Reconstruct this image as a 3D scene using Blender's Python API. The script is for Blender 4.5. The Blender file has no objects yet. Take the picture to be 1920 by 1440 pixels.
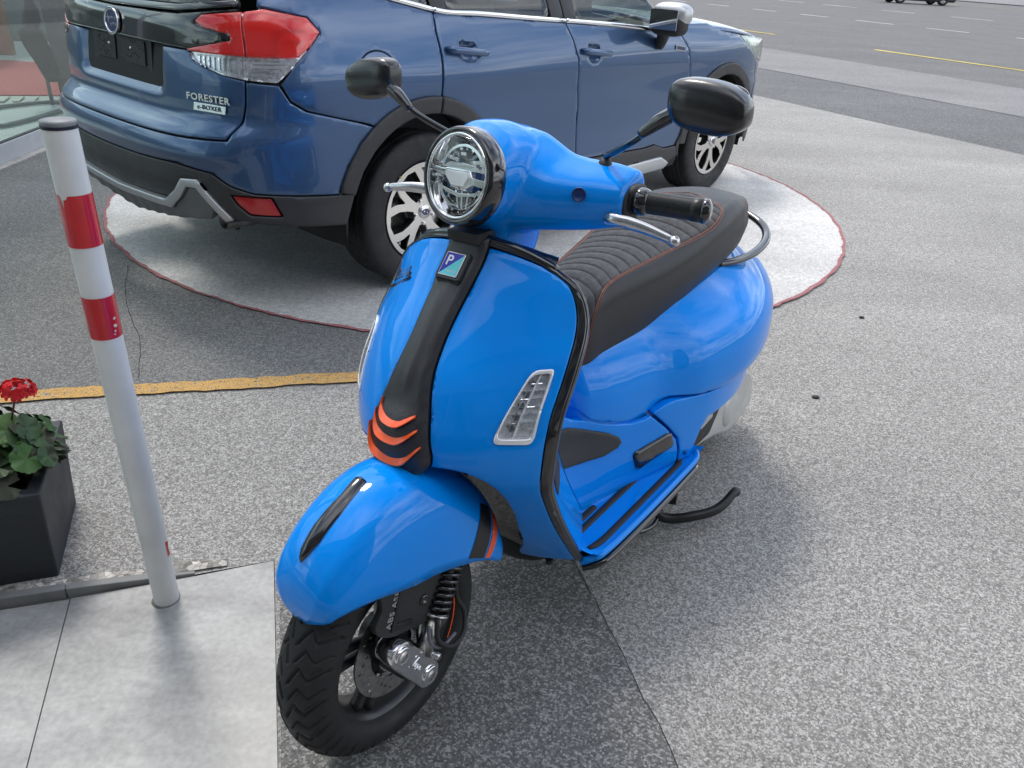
import bpy, bmesh, math, random
import numpy as np
from mathutils import Vector, Matrix, Euler
from mathutils.geometry import delaunay_2d_cdt
R=math.radians
random.seed(7); rng=np.random.RandomState(7)
scene=bpy.context.scene; COL=scene.collection

# ---------------------------------------------------------------- camera, world, sun, exposure
def cam_matrix(pitch,roll,h):
    cp,sp=math.cos(pitch),math.sin(pitch); cr,sr=math.cos(roll),math.sin(roll)
    F=Vector((0,cp,-sp)); Rr=Vector((1,0,0)); U=Vector((0,sp,cp))
    R2=Rr*cr+U*sr; U2=U*cr-Rr*sr
    m=Matrix((R2,U2,-F)).transposed().to_4x4(); m.translation=Vector((0,0,h)); return m
cd=bpy.data.cameras.new('camera'); cam=bpy.data.objects.new('camera',cd); COL.objects.link(cam)
cam.matrix_world=cam_matrix(R(29.12),R(3.29),1.405)
cd.sensor_width=36; cd.lens=36*1442/1920; cd.clip_end=600; cd.clip_start=.05
scene.camera=cam
SUN_EL=R(60); SUN_AZ=math.atan2(-.45,.893)
world=bpy.data.worlds.new('World'); scene.world=world; world.use_nodes=True
wn=world.node_tree; wn.nodes.clear()
def WN(t,**k):
    n=wn.nodes.new(t)
    for a,b in k.items(): setattr(n,a,b)
    return n
wl=wn.links.new
sky=WN('ShaderNodeTexSky'); sky.sky_type='NISHITA'; sky.sun_disc=False
sky.sun_elevation=SUN_EL; sky.sun_rotation=SUN_AZ; sky.air_density=1.0; sky.dust_density=1.2
bg1=WN('ShaderNodeBackground'); bg1.inputs[1].default_value=.10; wl(sky.outputs[0],bg1.inputs[0])
tc=WN('ShaderNodeTexCoord'); sep=WN('ShaderNodeSeparateXYZ'); wl(tc.outputs['Generated'],sep.inputs[0])
zz=WN('ShaderNodeMath',operation='MAXIMUM'); wl(sep.outputs[2],zz.inputs[0]); zz.inputs[1].default_value=0
za=WN('ShaderNodeMath',operation='ADD'); wl(zz.outputs[0],za.inputs[0]); za.inputs[1].default_value=.18
dx=WN('ShaderNodeMath',operation='DIVIDE'); wl(sep.outputs[0],dx.inputs[0]); wl(za.outputs[0],dx.inputs[1])
dy=WN('ShaderNodeMath',operation='DIVIDE'); wl(sep.outputs[1],dy.inputs[0]); wl(za.outputs[0],dy.inputs[1])
cb=WN('ShaderNodeCombineXYZ'); wl(dx.outputs[0],cb.inputs[0]); wl(dy.outputs[0],cb.inputs[1])
nz=WN('ShaderNodeTexNoise'); nz.inputs['Scale'].default_value=1.1; nz.inputs['Detail'].default_value=9; nz.inputs['Roughness'].default_value=.58; nz.inputs['Distortion'].default_value=.35
wl(cb.outputs[0],nz.inputs['Vector'])
rp=WN('ShaderNodeValToRGB'); rp.color_ramp.elements[0].position=.40; rp.color_ramp.elements[1].position=.62
wl(nz.outputs[0],rp.inputs[0])
nz2=WN('ShaderNodeTexNoise'); nz2.inputs['Scale'].default_value=2.4; nz2.inputs['Detail'].default_value=5; wl(cb.outputs[0],nz2.inputs['Vector'])
rp2=WN('ShaderNodeValToRGB'); rp2.color_ramp.elements[0].position=.3; rp2.color_ramp.elements[0].color=(.50,.54,.62,1)
rp2.color_ramp.elements[1].position=.7; rp2.color_ramp.elements[1].color=(1,1,1,1); wl(nz2.outputs[0],rp2.inputs[0])
bg2=WN('ShaderNodeBackground'); bg2.inputs[1].default_value=1.65; wl(rp2.outputs[0],bg2.inputs[0])
mx=WN('ShaderNodeMixShader'); wl(rp.outputs[0],mx.inputs[0]); wl(bg1.outputs[0],mx.inputs[1]); wl(bg2.outputs[0],mx.inputs[2])
wo=WN('ShaderNodeOutputWorld'); wl(mx.outputs[0],wo.inputs[0])
sd=bpy.data.lights.new('sun','SUN'); sd.energy=1.0; sd.angle=R(12); sd.color=(1,.955,.89)
sun=bpy.data.objects.new('sun',sd); COL.objects.link(sun)
sdir=Vector((math.sin(SUN_AZ)*math.cos(SUN_EL),math.cos(SUN_AZ)*math.cos(SUN_EL),math.sin(SUN_EL)))
sun.rotation_euler=sdir.to_track_quat('Z','Y').to_euler(); sun.location=(0,0,20)
vs=scene.view_settings; vs.view_transform='Standard'; vs.look='None'; vs.gamma=1; vs.exposure=0.90; vs.use_curve_mapping=False

# ---------------------------------------------------------------- materials
MATS={}
def mat(name,col,rough=.5,metal=0,coat=0,coatr=.03,spec=.5,noise=None,bump=None,trans=0,ior=1.5,alpha=1,sheen=0,aniso=0):
    if name in MATS: return MATS[name]
    m=bpy.data.materials.new(name); m.use_nodes=True; nt=m.node_tree; b=nt.nodes['Principled BSDF']
    b.inputs['Base Color'].default_value=(*col,1); b.inputs['Roughness'].default_value=rough; b.inputs['Metallic'].default_value=metal
    b.inputs['Coat Weight'].default_value=coat; b.inputs['Coat Roughness'].default_value=coatr
    b.inputs['Specular IOR Level'].default_value=spec; b.inputs['Transmission Weight'].default_value=trans; b.inputs['IOR'].default_value=ior
    b.inputs['Alpha'].default_value=alpha; b.inputs['Anisotropic'].default_value=aniso
    if sheen: b.inputs['Sheen Weight'].default_value=sheen
    tcn=nt.nodes.new('ShaderNodeTexCoord')
    if noise:   # (scale, amount): breaks the colour and roughness up slightly
        n=nt.nodes.new('ShaderNodeTexNoise'); n.inputs['Scale'].default_value=noise[0]; n.inputs['Detail'].default_value=6
        nt.links.new(tcn.outputs['Object'],n.inputs['Vector'])
        r=nt.nodes.new('ShaderNodeMapRange'); r.inputs[1].default_value=.3; r.inputs[2].default_value=.7
        r.inputs[3].default_value=1-noise[1]; r.inputs[4].default_value=1+noise[1]; nt.links.new(n.outputs[0],r.inputs[0])
        v=nt.nodes.new('ShaderNodeVectorMath'); v.operation='SCALE'; v.inputs[0].default_value=col; nt.links.new(r.outputs[0],v.inputs['Scale'])
        nt.links.new(v.outputs[0],b.inputs['Base Color'])
        r2=nt.nodes.new('ShaderNodeMath'); r2.operation='MULTIPLY'; r2.inputs[1].default_value=rough; nt.links.new(r.outputs[0],r2.inputs[0])
        if rough>.08: nt.links.new(r2.outputs[0],b.inputs['Roughness'])
    if bump:    # (scale, strength, distance)
        n=nt.nodes.new('ShaderNodeTexNoise'); n.inputs['Scale'].default_value=bump[0]; n.inputs['Detail'].default_value=3
        nt.links.new(tcn.outputs['Object'],n.inputs['Vector'])
        bm_=nt.nodes.new('ShaderNodeBump'); bm_.inputs['Strength'].default_value=bump[1]; bm_.inputs['Distance'].default_value=bump[2]
        nt.links.new(n.outputs[0],bm_.inputs['Height']); nt.links.new(bm_.outputs[0],b.inputs['Normal'])
    MATS[name]=m; return m
BLUE=mat('azure_paint',(0.0,.262,.87),.30,0,.70,.015,.03)
def carpaint():
    m=mat('metallic_blue_paint',(.038,.094,.205),.34,.5,1,.02)
    nt=m.node_tree; b=nt.nodes['Principled BSDF']; t=nt.nodes.new('ShaderNodeTexCoord'); v=nt.nodes.new('ShaderNodeTexVoronoi'); v.inputs['Scale'].default_value=900
    nt.links.new(t.outputs['Object'],v.inputs['Vector']); mr=nt.nodes.new('ShaderNodeMapRange'); mr.inputs[3].default_value=.28; mr.inputs[4].default_value=.42
    nt.links.new(v.outputs['Distance'],mr.inputs[0]); nt.links.new(mr.outputs[0],b.inputs['Roughness']); return m
CARB=carpaint()
BLACKG=mat('gloss_black',(.006,.006,.008),.12,0,1,.03)
BLACKR=mat('mirror_shell_black',(.010,.010,.011),.30,0,.5,.12)
BLACKS=mat('satin_black',(.013,.013,.014),.42,0,0,noise=(60,.15))
BLACKM=mat('matt_black_plastic',(.022,.022,.023),.62,noise=(40,.2),bump=(900,.25,.0006))
CLAD=mat('grey_cladding',(.030,.030,.032),.50,noise=(14,.12),bump=(600,.3,.0008))
RUB=mat('rubber',(.014,.014,.015),.66,noise=(18,.3),bump=(350,.15,.0006))
CHROME=mat('chrome',(.86,.86,.87),.06,1)
ALU=mat('brushed_aluminium',(.62,.62,.63),.26,1,noise=(30,.1))
SILV=mat('silver_paint',(.50,.51,.52),.42,.75,.4)
MACH=mat('machined_rim_face',(.74,.72,.68),.22,.9,.6,.08)
STEEL=mat('disc_steel',(.50,.49,.47),.32,1,noise=(120,.2))
CASTW=mat('cast_alloy_cover',(.55,.56,.55),.45,.5,noise=(20,.1))
ORANGE=mat('orange_plastic',(.90,.10,.012),.35,0,.3)
ORTH=mat('orange_thread',(.36,.10,.045),.7)
REDL=mat('red_lens',(.90,.018,.014),.08,0,1,.02,trans=.45,ior=1.49)
REDD=mat('red_reflector',(.42,.012,.014),.22,0,.6)
CLEAR=mat('clear_lens',(.97,.98,1),.02,0,0,trans=1,ior=1.35)
GLASS=mat('dark_window_glass',(.30,.36,.33),.02,0,1,.0,trans=.75,ior=1.45)
GREYLENS=mat('grey_lens_bowl',(.82,.83,.85),.22,.75,noise=(60,.3))
DGREY=mat('dark_interior',(.012,.012,.013),.7)
SEATS=mat('seat_vinyl',(.016,.016,.018),.46,0,0,bump=(1400,.2,.0005),noise=(25,.1))
SEATQ=mat('seat_suede',(.024,.024,.027),.85,0,0,bump=(2200,.5,.0008),noise=(90,.25),sheen=.25)
WHITEP=mat('white_paint',(.74,.74,.72),.38,0,.2,noise=(9,.05))
WHITET=mat('white_letter',(.75,.75,.75),.5)

# ---------------------------------------------------------------- mesh helpers
def tagp(o,label=None,cat=None,group=None,kind=None):
    if label: o['label']=label
    if cat: o['category']=cat
    if group: o['group']=group
    if kind: o['kind']=kind
    return o
def empty(name,label,cat,M=None,group=None):
    o=bpy.data.objects.new(name,None); COL.objects.link(o); o.empty_display_size=.1
    if M is not None: o.matrix_world=M
    return tagp(o,label,cat,group)
def mk(name,V,F,m,parent=None,smooth=True,label=None,kind=None,autos=None):
    me=bpy.data.meshes.new(name); me.from_pydata([tuple(map(float,v)) for v in V],[],[tuple(int(i) for i in f) for f in F]); me.update()
    if m is not None: me.materials.append(m)
    if smooth: me.polygons.foreach_set('use_smooth',[True]*len(me.polygons))
    if autos is not None: me.set_sharp_from_angle(angle=R(autos))
    o=bpy.data.objects.new(name,me); COL.objects.link(o)
    if parent is not None: o.parent=parent
    return tagp(o,label,None,None,kind)
def link(o,me=None,parent=None,loc=None):
    c=o.copy(); COL.objects.link(c)
    if parent is not None: c.parent=parent
    return c
def mod(o,t,**k):
    m=o.modifiers.new(t.lower(),t)
    for a,b in k.items(): setattr(m,a,b)
    return o
def bevel(o,w,seg=2,ang=35): return mod(o,'BEVEL',width=w,segments=seg,limit_method='ANGLE',angle_limit=R(ang),harden_normals=False)
def gridf(nu,nv,cu=False,cv=False,o=0):
    F=[]
    for i in range(nu-(0 if cu else 1)):
        for j in range(nv-(0 if cv else 1)):
            a=i*nv+j; b=((i+1)%nu)*nv+j; c=((i+1)%nu)*nv+(j+1)%nv; d=i*nv+(j+1)%nv
            F.append((a+o,b+o,c+o,d+o))
    return F
def join(parts):
    V=[];F=[]
    for v,f in parts:
        o=len(V); V+=list(map(tuple,v)); F+=[tuple(i+o for i in q) for q in f]
    return V,F
def box(c,s,rot=None):
    V=[Vector((x*s[0]/2,y*s[1]/2,z*s[2]/2)) for x in(-1,1) for y in(-1,1) for z in(-1,1)]
    if rot is not None: V=[rot@v for v in V]
    V=[tuple(v+Vector(c)) for v in V]
    return V,[(0,1,3,2),(4,6,7,5),(0,4,5,1),(2,3,7,6),(0,2,6,4),(1,5,7,3)]
def crom(pts,n):
    P=np.array(pts,float); out=[]
    Q=np.vstack([2*P[0]-P[1],P,2*P[-1]-P[-2]])
    for i in range(len(P)-1):
        p0,p1,p2,p3=Q[i:i+4]
        for t in np.linspace(0,1,n,endpoint=False):
            out.append(.5*((2*p1)+(-p0+p2)*t+(2*p0-5*p1+4*p2-p3)*t*t+(-p0+3*p1-3*p2+p3)*t**3))
    out.append(P[-1]); return np.array(out)
def tube(pts,r,n=12,smooth=0,closed=False,caps=True,flat=1.0,up=(0,0,1)):
    P=np.array(pts,float)
    rr=np.array(r,float) if np.ndim(r) else np.full(len(P),float(r))
    if smooth:
        rr=crom(np.stack([rr,rr],1),smooth)[:,0]; P=crom(P,smooth)
    T=np.gradient(P,axis=0)
    if closed: T=np.roll(P,-1,0)-np.roll(P,1,0)
    T/=np.linalg.norm(T,axis=1)[:,None]+1e-12
    u=np.array(up,float)
    if abs(T[0]@u)>.95: u=np.array([1,0,0.])
    V=[];a=u-T[0]*(u@T[0]); a/=np.linalg.norm(a)
    for i in range(len(P)):
        a=a-T[i]*(a@T[i]); a/=np.linalg.norm(a); b=np.cross(T[i],a)
        for k in range(n):
            t=2*math.pi*k/n; V.append(P[i]+rr[i]*(math.cos(t)*a*flat+math.sin(t)*b))
    F=gridf(len(P),n,closed,True)
    if caps and not closed:
        F.append(tuple(range(n))[::1]); F.append(tuple((len(P)-1)*n+k for k in range(n))[::-1])
    return V,F
def lathe(prof,axis='y',n=48,c=(0,0,0),closed=False,M=None):
    """prof: (radius, along)"""
    V=[]
    for r,h in prof:
        for k in range(n):
            t=2*math.pi*k/n; p=Vector((r*math.cos(t),h,r*math.sin(t)))
            if axis=='z': p=Vector((r*math.cos(t),r*math.sin(t),h))
            if axis=='x': p=Vector((h,r*math.cos(t),r*math.sin(t)))
            if M is not None: p=M@p
            V.append(tuple(p+Vector(c)))
    F=gridf(len(prof),n,closed,True)
    return V,F
def capl(V,F,n,rows):
    F=list(F); F.append(tuple(range(n))); F.append(tuple((rows-1)*n+k for k in range(n))[::-1]); return V,F
def interp(t,xs,ys):
    """smooth monotone-ish interpolation"""
    xs=np.array(xs,float); ys=np.array(ys,float); t=np.asarray(t,float)
    m=np.gradient(ys,xs,axis=0)
    i=np.clip(np.searchsorted(xs,t)-1,0,len(xs)-2); h=xs[i+1]-xs[i]; s=np.clip((t-xs[i])/h,-.5,1.5)
    if ys.ndim>1: s=s[...,None]; h=h[...,None]
    return (2*s**3-3*s**2+1)*ys[i]+(s**3-2*s**2+s)*h*m[i]+(-2*s**3+3*s**2)*ys[i+1]+(s**3-s**2)*h*m[i+1]
def resample(poly,step):
    P=np.array(poly,float); out=[]
    for a,b in zip(P,np.roll(P,-1,0)):
        n=max(1,int(round(np.linalg.norm(b-a)/step)))
        for k in range(n): out.append(a+(b-a)*k/n)
    return np.array(out)
def roundpoly(poly,r,n=4):
    """round the corners of a polygon"""
    P=[np.array(p,float) for p in poly]; out=[]
    rs=r if np.ndim(r) else [r]*len(P)
    for i,p in enumerate(P):
        a=P[i-1]-p; b=P[(i+1)%len(P)]-p; la,lb=np.linalg.norm(a),np.linalg.norm(b); d=min(rs[i],la*.45,lb*.45)
        if d<=1e-6: out.append(p); continue
        s,e=p+a/la*d,p+b/lb*d
        for t in np.linspace(0,1,n+1): out.append((1-t)**2*s+2*t*(1-t)*p+t*t*e)
    return np.array(out)
def inpoly(P,poly):
    x,y=P[:,0],P[:,1]; c=np.zeros(len(P),bool); q=np.array(poly); j=len(q)-1
    for i in range(len(q)):
        xi,yi=q[i]; xj,yj=q[j]
        with np.errstate(divide='ignore',invalid='ignore'):
            c^=((yi>y)!=(yj>y))&(x<(xj-xi)*(y-yi)/(yj-yi+1e-15)+xi)
        j=i
    return c
def bdist(P,poly):
    q=np.array(poly); d=np.full(len(P),1e9)
    for a,b in zip(q,np.roll(q,-1,0)):
        ab=b-a; t=np.clip(((P-a)@ab)/(ab@ab+1e-18),0,1); d=np.minimum(d,np.linalg.norm(P-a-t[:,None]*ab,axis=1))
    return d
def patch(name,fn,poly,m,parent=None,holes=(),step=.02,off=0.,skirt=.012,roll=.002,bulge=None,label=None,sc=(1,1),flip=False,kind=None):
    """piece of the surface fn(u,v) bounded by poly in (u,v); edge rolled over and a skirt going in. sc scales uv to metres"""
    sc=np.array(sc,float)
    loops=[resample(np.array(p)*sc,step) for p in [poly,*holes]]
    pts=[];edges=[];ring=[]
    for l in loops:
        o=len(pts); n=len(l); pts+=list(l); edges+=[(o+k,o+(k+1)%n) for k in range(n)]; ring.append((o,n))
    allb=np.array(pts)
    lo,hi=loops[0].min(0),loops[0].max(0)
    nx=max(2,int((hi[0]-lo[0])/step)); ny=max(2,int((hi[1]-lo[1])/step))
    gx,gy=np.meshgrid(np.linspace(lo[0],hi[0],nx+1),np.linspace(lo[1],hi[1],ny+1)); g=np.stack([gx.ravel(),gy.ravel()],1)
    def inside(q):
        k=inpoly(q,loops[0])
        for l in loops[1:]: k&=~inpoly(q,l)
        return k
    def dist(q):
        d=bdist(q,loops[0])
        for l in loops[1:]: d=np.minimum(d,bdist(q,l))
        return d
    g=g[inside(g)]; g=g[dist(g)>max(step*.45,roll*1.6)]
    extra=[]
    if roll>0:
        for l in loops:
            t=np.roll(l,-1,0)-np.roll(l,1,0); t/=np.linalg.norm(t,axis=1)[:,None]+1e-12; nn=np.stack([-t[:,1],t[:,0]],1)
            for s in(1,-1):
                for f in(.35,1.1): extra.append(l+nn*s*roll*f)
        e=np.vstack(extra); e=e[inside(e)]; e=e[dist(e)>roll*.25]; g=np.vstack([g,e])
    allp=[Vector(p) for p in pts]+[Vector(p) for p in g]
    vo,eo,fo,*_=delaunay_2d_cdt(allp,edges,[],0,1e-7)
    P=np.array([tuple(v) for v in vo]); T=np.array([f for f in fo if len(f)==3]); ctr=P[T].mean(1); T=T[inside(ctr)]
    uv=P/sc; e=1e-4
    X=fn(uv[:,0],uv[:,1]); Xu=(fn(uv[:,0]+e,uv[:,1])-fn(uv[:,0]-e,uv[:,1])); Xv=(fn(uv[:,0],uv[:,1]+e)-fn(uv[:,0],uv[:,1]-e))
    N=np.cross(Xu,Xv); N/=np.linalg.norm(N,axis=1)[:,None]+1e-15
    if flip: N=-N
    d=dist(P); o_=np.full(len(P),float(off))
    if roll>0:
        s=np.clip(1-d/roll,0,1); o_=o_-roll*(1-np.sqrt(np.clip(1-s*s,0,1)))
    if bulge: o_=o_+bulge(uv[:,0],uv[:,1],d)
    Y=X+N*o_[:,None]
    area=np.cross(Y[T[:,1]]-Y[T[:,0]],Y[T[:,2]]-Y[T[:,0]]); s=np.einsum('ij,ij->i',area,N[T].mean(1))
    T[s<0]=T[s<0][:,::-1]
    V=list(Y); F=[tuple(t) for t in T]
    if skirt:
        # boundary edges of the triangulation
        cnt={}
        for t in T:
            for a,b in((t[0],t[1]),(t[1],t[2]),(t[2],t[0])):
                if (b,a) in cnt: del cnt[(b,a)]
                else: cnt[(a,b)]=1
        idx={}
        for a,b in cnt:
            for q in(a,b):
                if q not in idx:
                    idx[q]=(len(V),len(V)+1); V.append(Y[q]); V.append(Y[q]-N[q]*skirt)
            F.append((idx[b][0],idx[a][0],idx[a][1],idx[b][1]))
    return mk(name,V,F,m,parent,label=label,kind=kind)
def surf_grid(name,fn,us,vs_,m,parent=None,thick=0,label=None,offset=-1,closed=False):
    U,V=np.meshgrid(us,vs_,indexing='ij'); P=fn(U.ravel(),V.ravel())
    o=mk(name,P,gridf(len(us),len(vs_),closed),m,parent,label=label)
    if thick: mod(o,'SOLIDIFY',thickness=thick,offset=offset)
    return o
def plate2d(loops,depth,M,name,m,parent=None,bev=0,label=None,kind=None):
    """flat plate with holes: loops in 2D, extruded; M maps (x,y,z)->parent space"""
    cu=bpy.data.curves.new(name,'CURVE'); cu.dimensions='2D'; cu.fill_mode='BOTH'; cu.extrude=depth/2; cu.bevel_depth=bev; cu.bevel_resolution=1
    for l in loops:
        s=cu.splines.new('POLY'); s.points.add(len(l)-1)
        for i,p in enumerate(l): s.points[i].co=(p[0],p[1],0,1)
        s.use_cyclic_u=True
    t=bpy.data.objects.new(name,cu); dg=bpy.context.evaluated_depsgraph_get()
    me=bpy.data.meshes.new_from_object(t); me.name=name
    bpy.data.objects.remove(t)
    me.transform(M); me.materials.clear(); me.materials.append(m)
    me.set_sharp_from_angle(angle=R(30)) if len(me.polygons) else None
    o=bpy.data.objects.new(name,me); COL.objects.link(o)
    if parent is not None: o.parent=parent
    return tagp(o,label,None,None,kind)
def text(name,s,size,M,m,parent=None,depth=.001,shear=0,space=1,bold=0,label=None,align='CENTER',sx=1):
    cu=bpy.data.curves.new(name,'FONT'); cu.body=s; cu.size=size; cu.extrude=depth/2; cu.offset=bold; cu.shear=shear; cu.space_character=space; cu.align_x=align; cu.align_y='CENTER'; cu.resolution_u=3
    t=bpy.data.objects.new(name,cu); me=bpy.data.meshes.new_from_object(t); me.name=name; bpy.data.objects.remove(t)
    me.transform(M@Matrix.Diagonal((sx,1,1,1))); me.materials.clear(); me.materials.append(m)
    o=bpy.data.objects.new(name,me); COL.objects.link(o)
    if parent is not None: o.parent=parent
    return tagp(o,label)
def frame(o,x,z):
    """matrix with local X along x and local Z along z at o"""
    z=Vector(z).normalized(); x=Vector(x); x=(x-z*x.dot(z)).normalized(); y=z.cross(x)
    m=Matrix((x,y,z)).transposed().to_4x4(); m.translation=Vector(o); return m
def circ(r,n=32,c=(0,0)): return [(c[0]+r*math.cos(2*math.pi*k/n),c[1]+r*math.sin(2*math.pi*k/n)) for k in range(n)]
def pol(lst): return [(r*math.cos(R(a)),r*math.sin(R(a))) for r,a in lst]
# ---------------------------------------------------------------- ground materials
def gmat(name,base=(.16,.155,.15),light=(.50,.49,.47),dark=(.05,.05,.05),scale=140,amt=.6,stain=.25,big=(.0,.0),bumpd=.002,rough=.85,fine=0.0,tint=None):
    m=bpy.data.materials.new(name); m.use_nodes=True; nt=m.node_tree; b=nt.nodes['Principled BSDF']; L=nt.links.new
    def N(t,**k):
        n=nt.nodes.new(t)
        for a,c in k.items(): setattr(n,a,c)
        return n
    t=N('ShaderNodeTexCoord')
    v=N('ShaderNodeTexVoronoi'); v.inputs['Scale'].default_value=scale; L(t.outputs['Object'],v.inputs['Vector'])
    v2=N('ShaderNodeTexVoronoi',feature='DISTANCE_TO_EDGE'); v2.inputs['Scale'].default_value=scale; L(t.outputs['Object'],v2.inputs['Vector'])
    hs=N('ShaderNodeSeparateColor'); L(v.outputs['Color'],hs.inputs[0])
    r=N('ShaderNodeValToRGB'); e=r.color_ramp.elements; e[0].position=.0; e[0].color=(*dark,1); e[1].position=1; e[1].color=(*light,1)
    k=e.new(1-amt); k.color=(*base,1); k=e.new(min(.98,1-amt*.45)); k.color=tuple((base[i]*.4+light[i]*.6) for i in range(3))+(1,)
    L(hs.outputs[0],r.inputs[0])
    er=N('ShaderNodeMapRange'); er.inputs[2].default_value=.09; er.inputs[3].default_value=.25; er.inputs[4].default_value=1; L(v2.outputs[0],er.inputs[0])
    mm=N('ShaderNodeMix',data_type='RGBA'); L(er.outputs[0],mm.inputs[0]); mm.inputs[6].default_value=(*dark,1); L(r.outputs[0],mm.inputs[7])
    n1=N('ShaderNodeTexNoise'); n1.inputs['Scale'].default_value=.7; n1.inputs['Detail'].default_value=8; n1.inputs['Roughness'].default_value=.62; L(t.outputs['Object'],n1.inputs['Vector'])
    mr=N('ShaderNodeMapRange'); mr.inputs[1].default_value=.3; mr.inputs[2].default_value=.7; mr.inputs[3].default_value=1-stain; mr.inputs[4].default_value=1+stain; L(n1.outputs[0],mr.inputs[0])
    n3=N('ShaderNodeTexNoise'); n3.inputs['Scale'].default_value=55; n3.inputs['Detail'].default_value=4; L(t.outputs['Object'],n3.inputs['Vector'])
    mr3=N('ShaderNodeMapRange'); mr3.inputs[1].default_value=.3; mr3.inputs[2].default_value=.7; mr3.inputs[3].default_value=.84; mr3.inputs[4].default_value=1.16; L(n3.outputs[0],mr3.inputs[0])
    mp5=N('ShaderNodeMapping'); mp5.inputs['Rotation'].default_value=(0,0,.95); mp5.inputs['Scale'].default_value=(.22,1.7,1); L(t.outputs['Object'],mp5.inputs[0])
    n5=N('ShaderNodeTexNoise'); n5.inputs['Scale'].default_value=1.3; n5.inputs['Detail'].default_value=5; L(mp5.outputs[0],n5.inputs['Vector'])
    r5=N('ShaderNodeMapRange'); r5.inputs[1].default_value=.35; r5.inputs[2].default_value=.65; r5.inputs[3].default_value=1-stain*.6; r5.inputs[4].default_value=1+stain*.4; L(n5.outputs[0],r5.inputs[0])
    mu0=N('ShaderNodeMath',operation='MULTIPLY'); L(mr.outputs[0],mu0.inputs[0]); L(r5.outputs[0],mu0.inputs[1])
    mu=N('ShaderNodeMath',operation='MULTIPLY'); L(mu0.outputs[0],mu.inputs[0]); L(mr3.outputs[0],mu.inputs[1])
    sc=N('ShaderNodeVectorMath',operation='SCALE'); L(mm.outputs[2],sc.inputs[0]); L(mu.outputs[0],sc.inputs['Scale'])
    last=sc.outputs[0]
    if tint:   # paint worn off the stones
        n4=N('ShaderNodeTexNoise'); n4.inputs['Scale'].default_value=38; n4.inputs['Detail'].default_value=6; n4.inputs['Roughness'].default_value=.7; L(t.outputs['Object'],n4.inputs['Vector'])
        a=N('ShaderNodeMath',operation='MULTIPLY'); L(n4.outputs[0],a.inputs[0]); L(er.outputs[0],a.inputs[1])
        r4=N('ShaderNodeMapRange'); r4.inputs[1].default_value=tint[1]; r4.inputs[2].default_value=tint[1]+.12; L(a.outputs[0],r4.inputs[0])
        m4=N('ShaderNodeMix',data_type='RGBA'); L(r4.outputs[0],m4.inputs[0]); L(last,m4.inputs[6]); m4.inputs[7].default_value=(*tint[0],1); last=m4.outputs[2]
    L(last,b.inputs['Base Color']); b.inputs['Roughness'].default_value=rough; b.inputs['Specular IOR Level'].default_value=.3
    bp=N('ShaderNodeBump'); bp.inputs['Distance'].default_value=bumpd; bp.inputs['Strength'].default_value=.7; L(v2.outputs[0],bp.inputs['Height']); L(bp.outputs[0],b.inputs['Normal'])
    MATS[name]=m; return m
AGG=gmat('aggregate_asphalt',base=(.265,.256,.240),light=(.50,.488,.462),dark=(.16,.155,.146),scale=225,amt=.62,stain=.13)
AGGD=gmat('darker_asphalt',base=(.175,.173,.168),light=(.31,.305,.295),dark=(.105,.104,.10),scale=215,amt=.5,stain=.14)
AGGS=gmat('smooth_dark_asphalt',base=(.13,.13,.13),light=(.25,.25,.245),dark=(.07,.07,.07),scale=120,amt=.5,stain=.12)
AGGL=gmat('worn_light_strip',base=(.21,.205,.20),light=(.34,.33,.32),dark=(.14,.14,.14),scale=120,amt=.5,stain=.10)
ROAD=gmat('road_asphalt',base=(.135,.13,.125),light=(.24,.235,.23),dark=(.085,.082,.08),scale=90,amt=.5,stain=.10)
CONC=gmat('circle_concrete',base=(.56,.55,.53),light=(.70,.69,.67),dark=(.42,.41,.40),scale=230,amt=.55,stain=.22,bumpd=.001)
YEL=gmat('worn_yellow_paint',tint=((.62,.36,.10),.30),scale=150)
REDP=gmat('worn_red_paint',tint=((.42,.13,.14),.30),base=(.3,.25,.24),light=(.5,.45,.42),scale=220)
YROAD=gmat('road_yellow',base=(.62,.50,.10),light=(.75,.62,.16),dark=(.40,.33,.10),scale=90)
WROAD=gmat('road_white',base=(.72,.72,.70),light=(.78,.78,.76),dark=(.4,.4,.4),scale=90)
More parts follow.
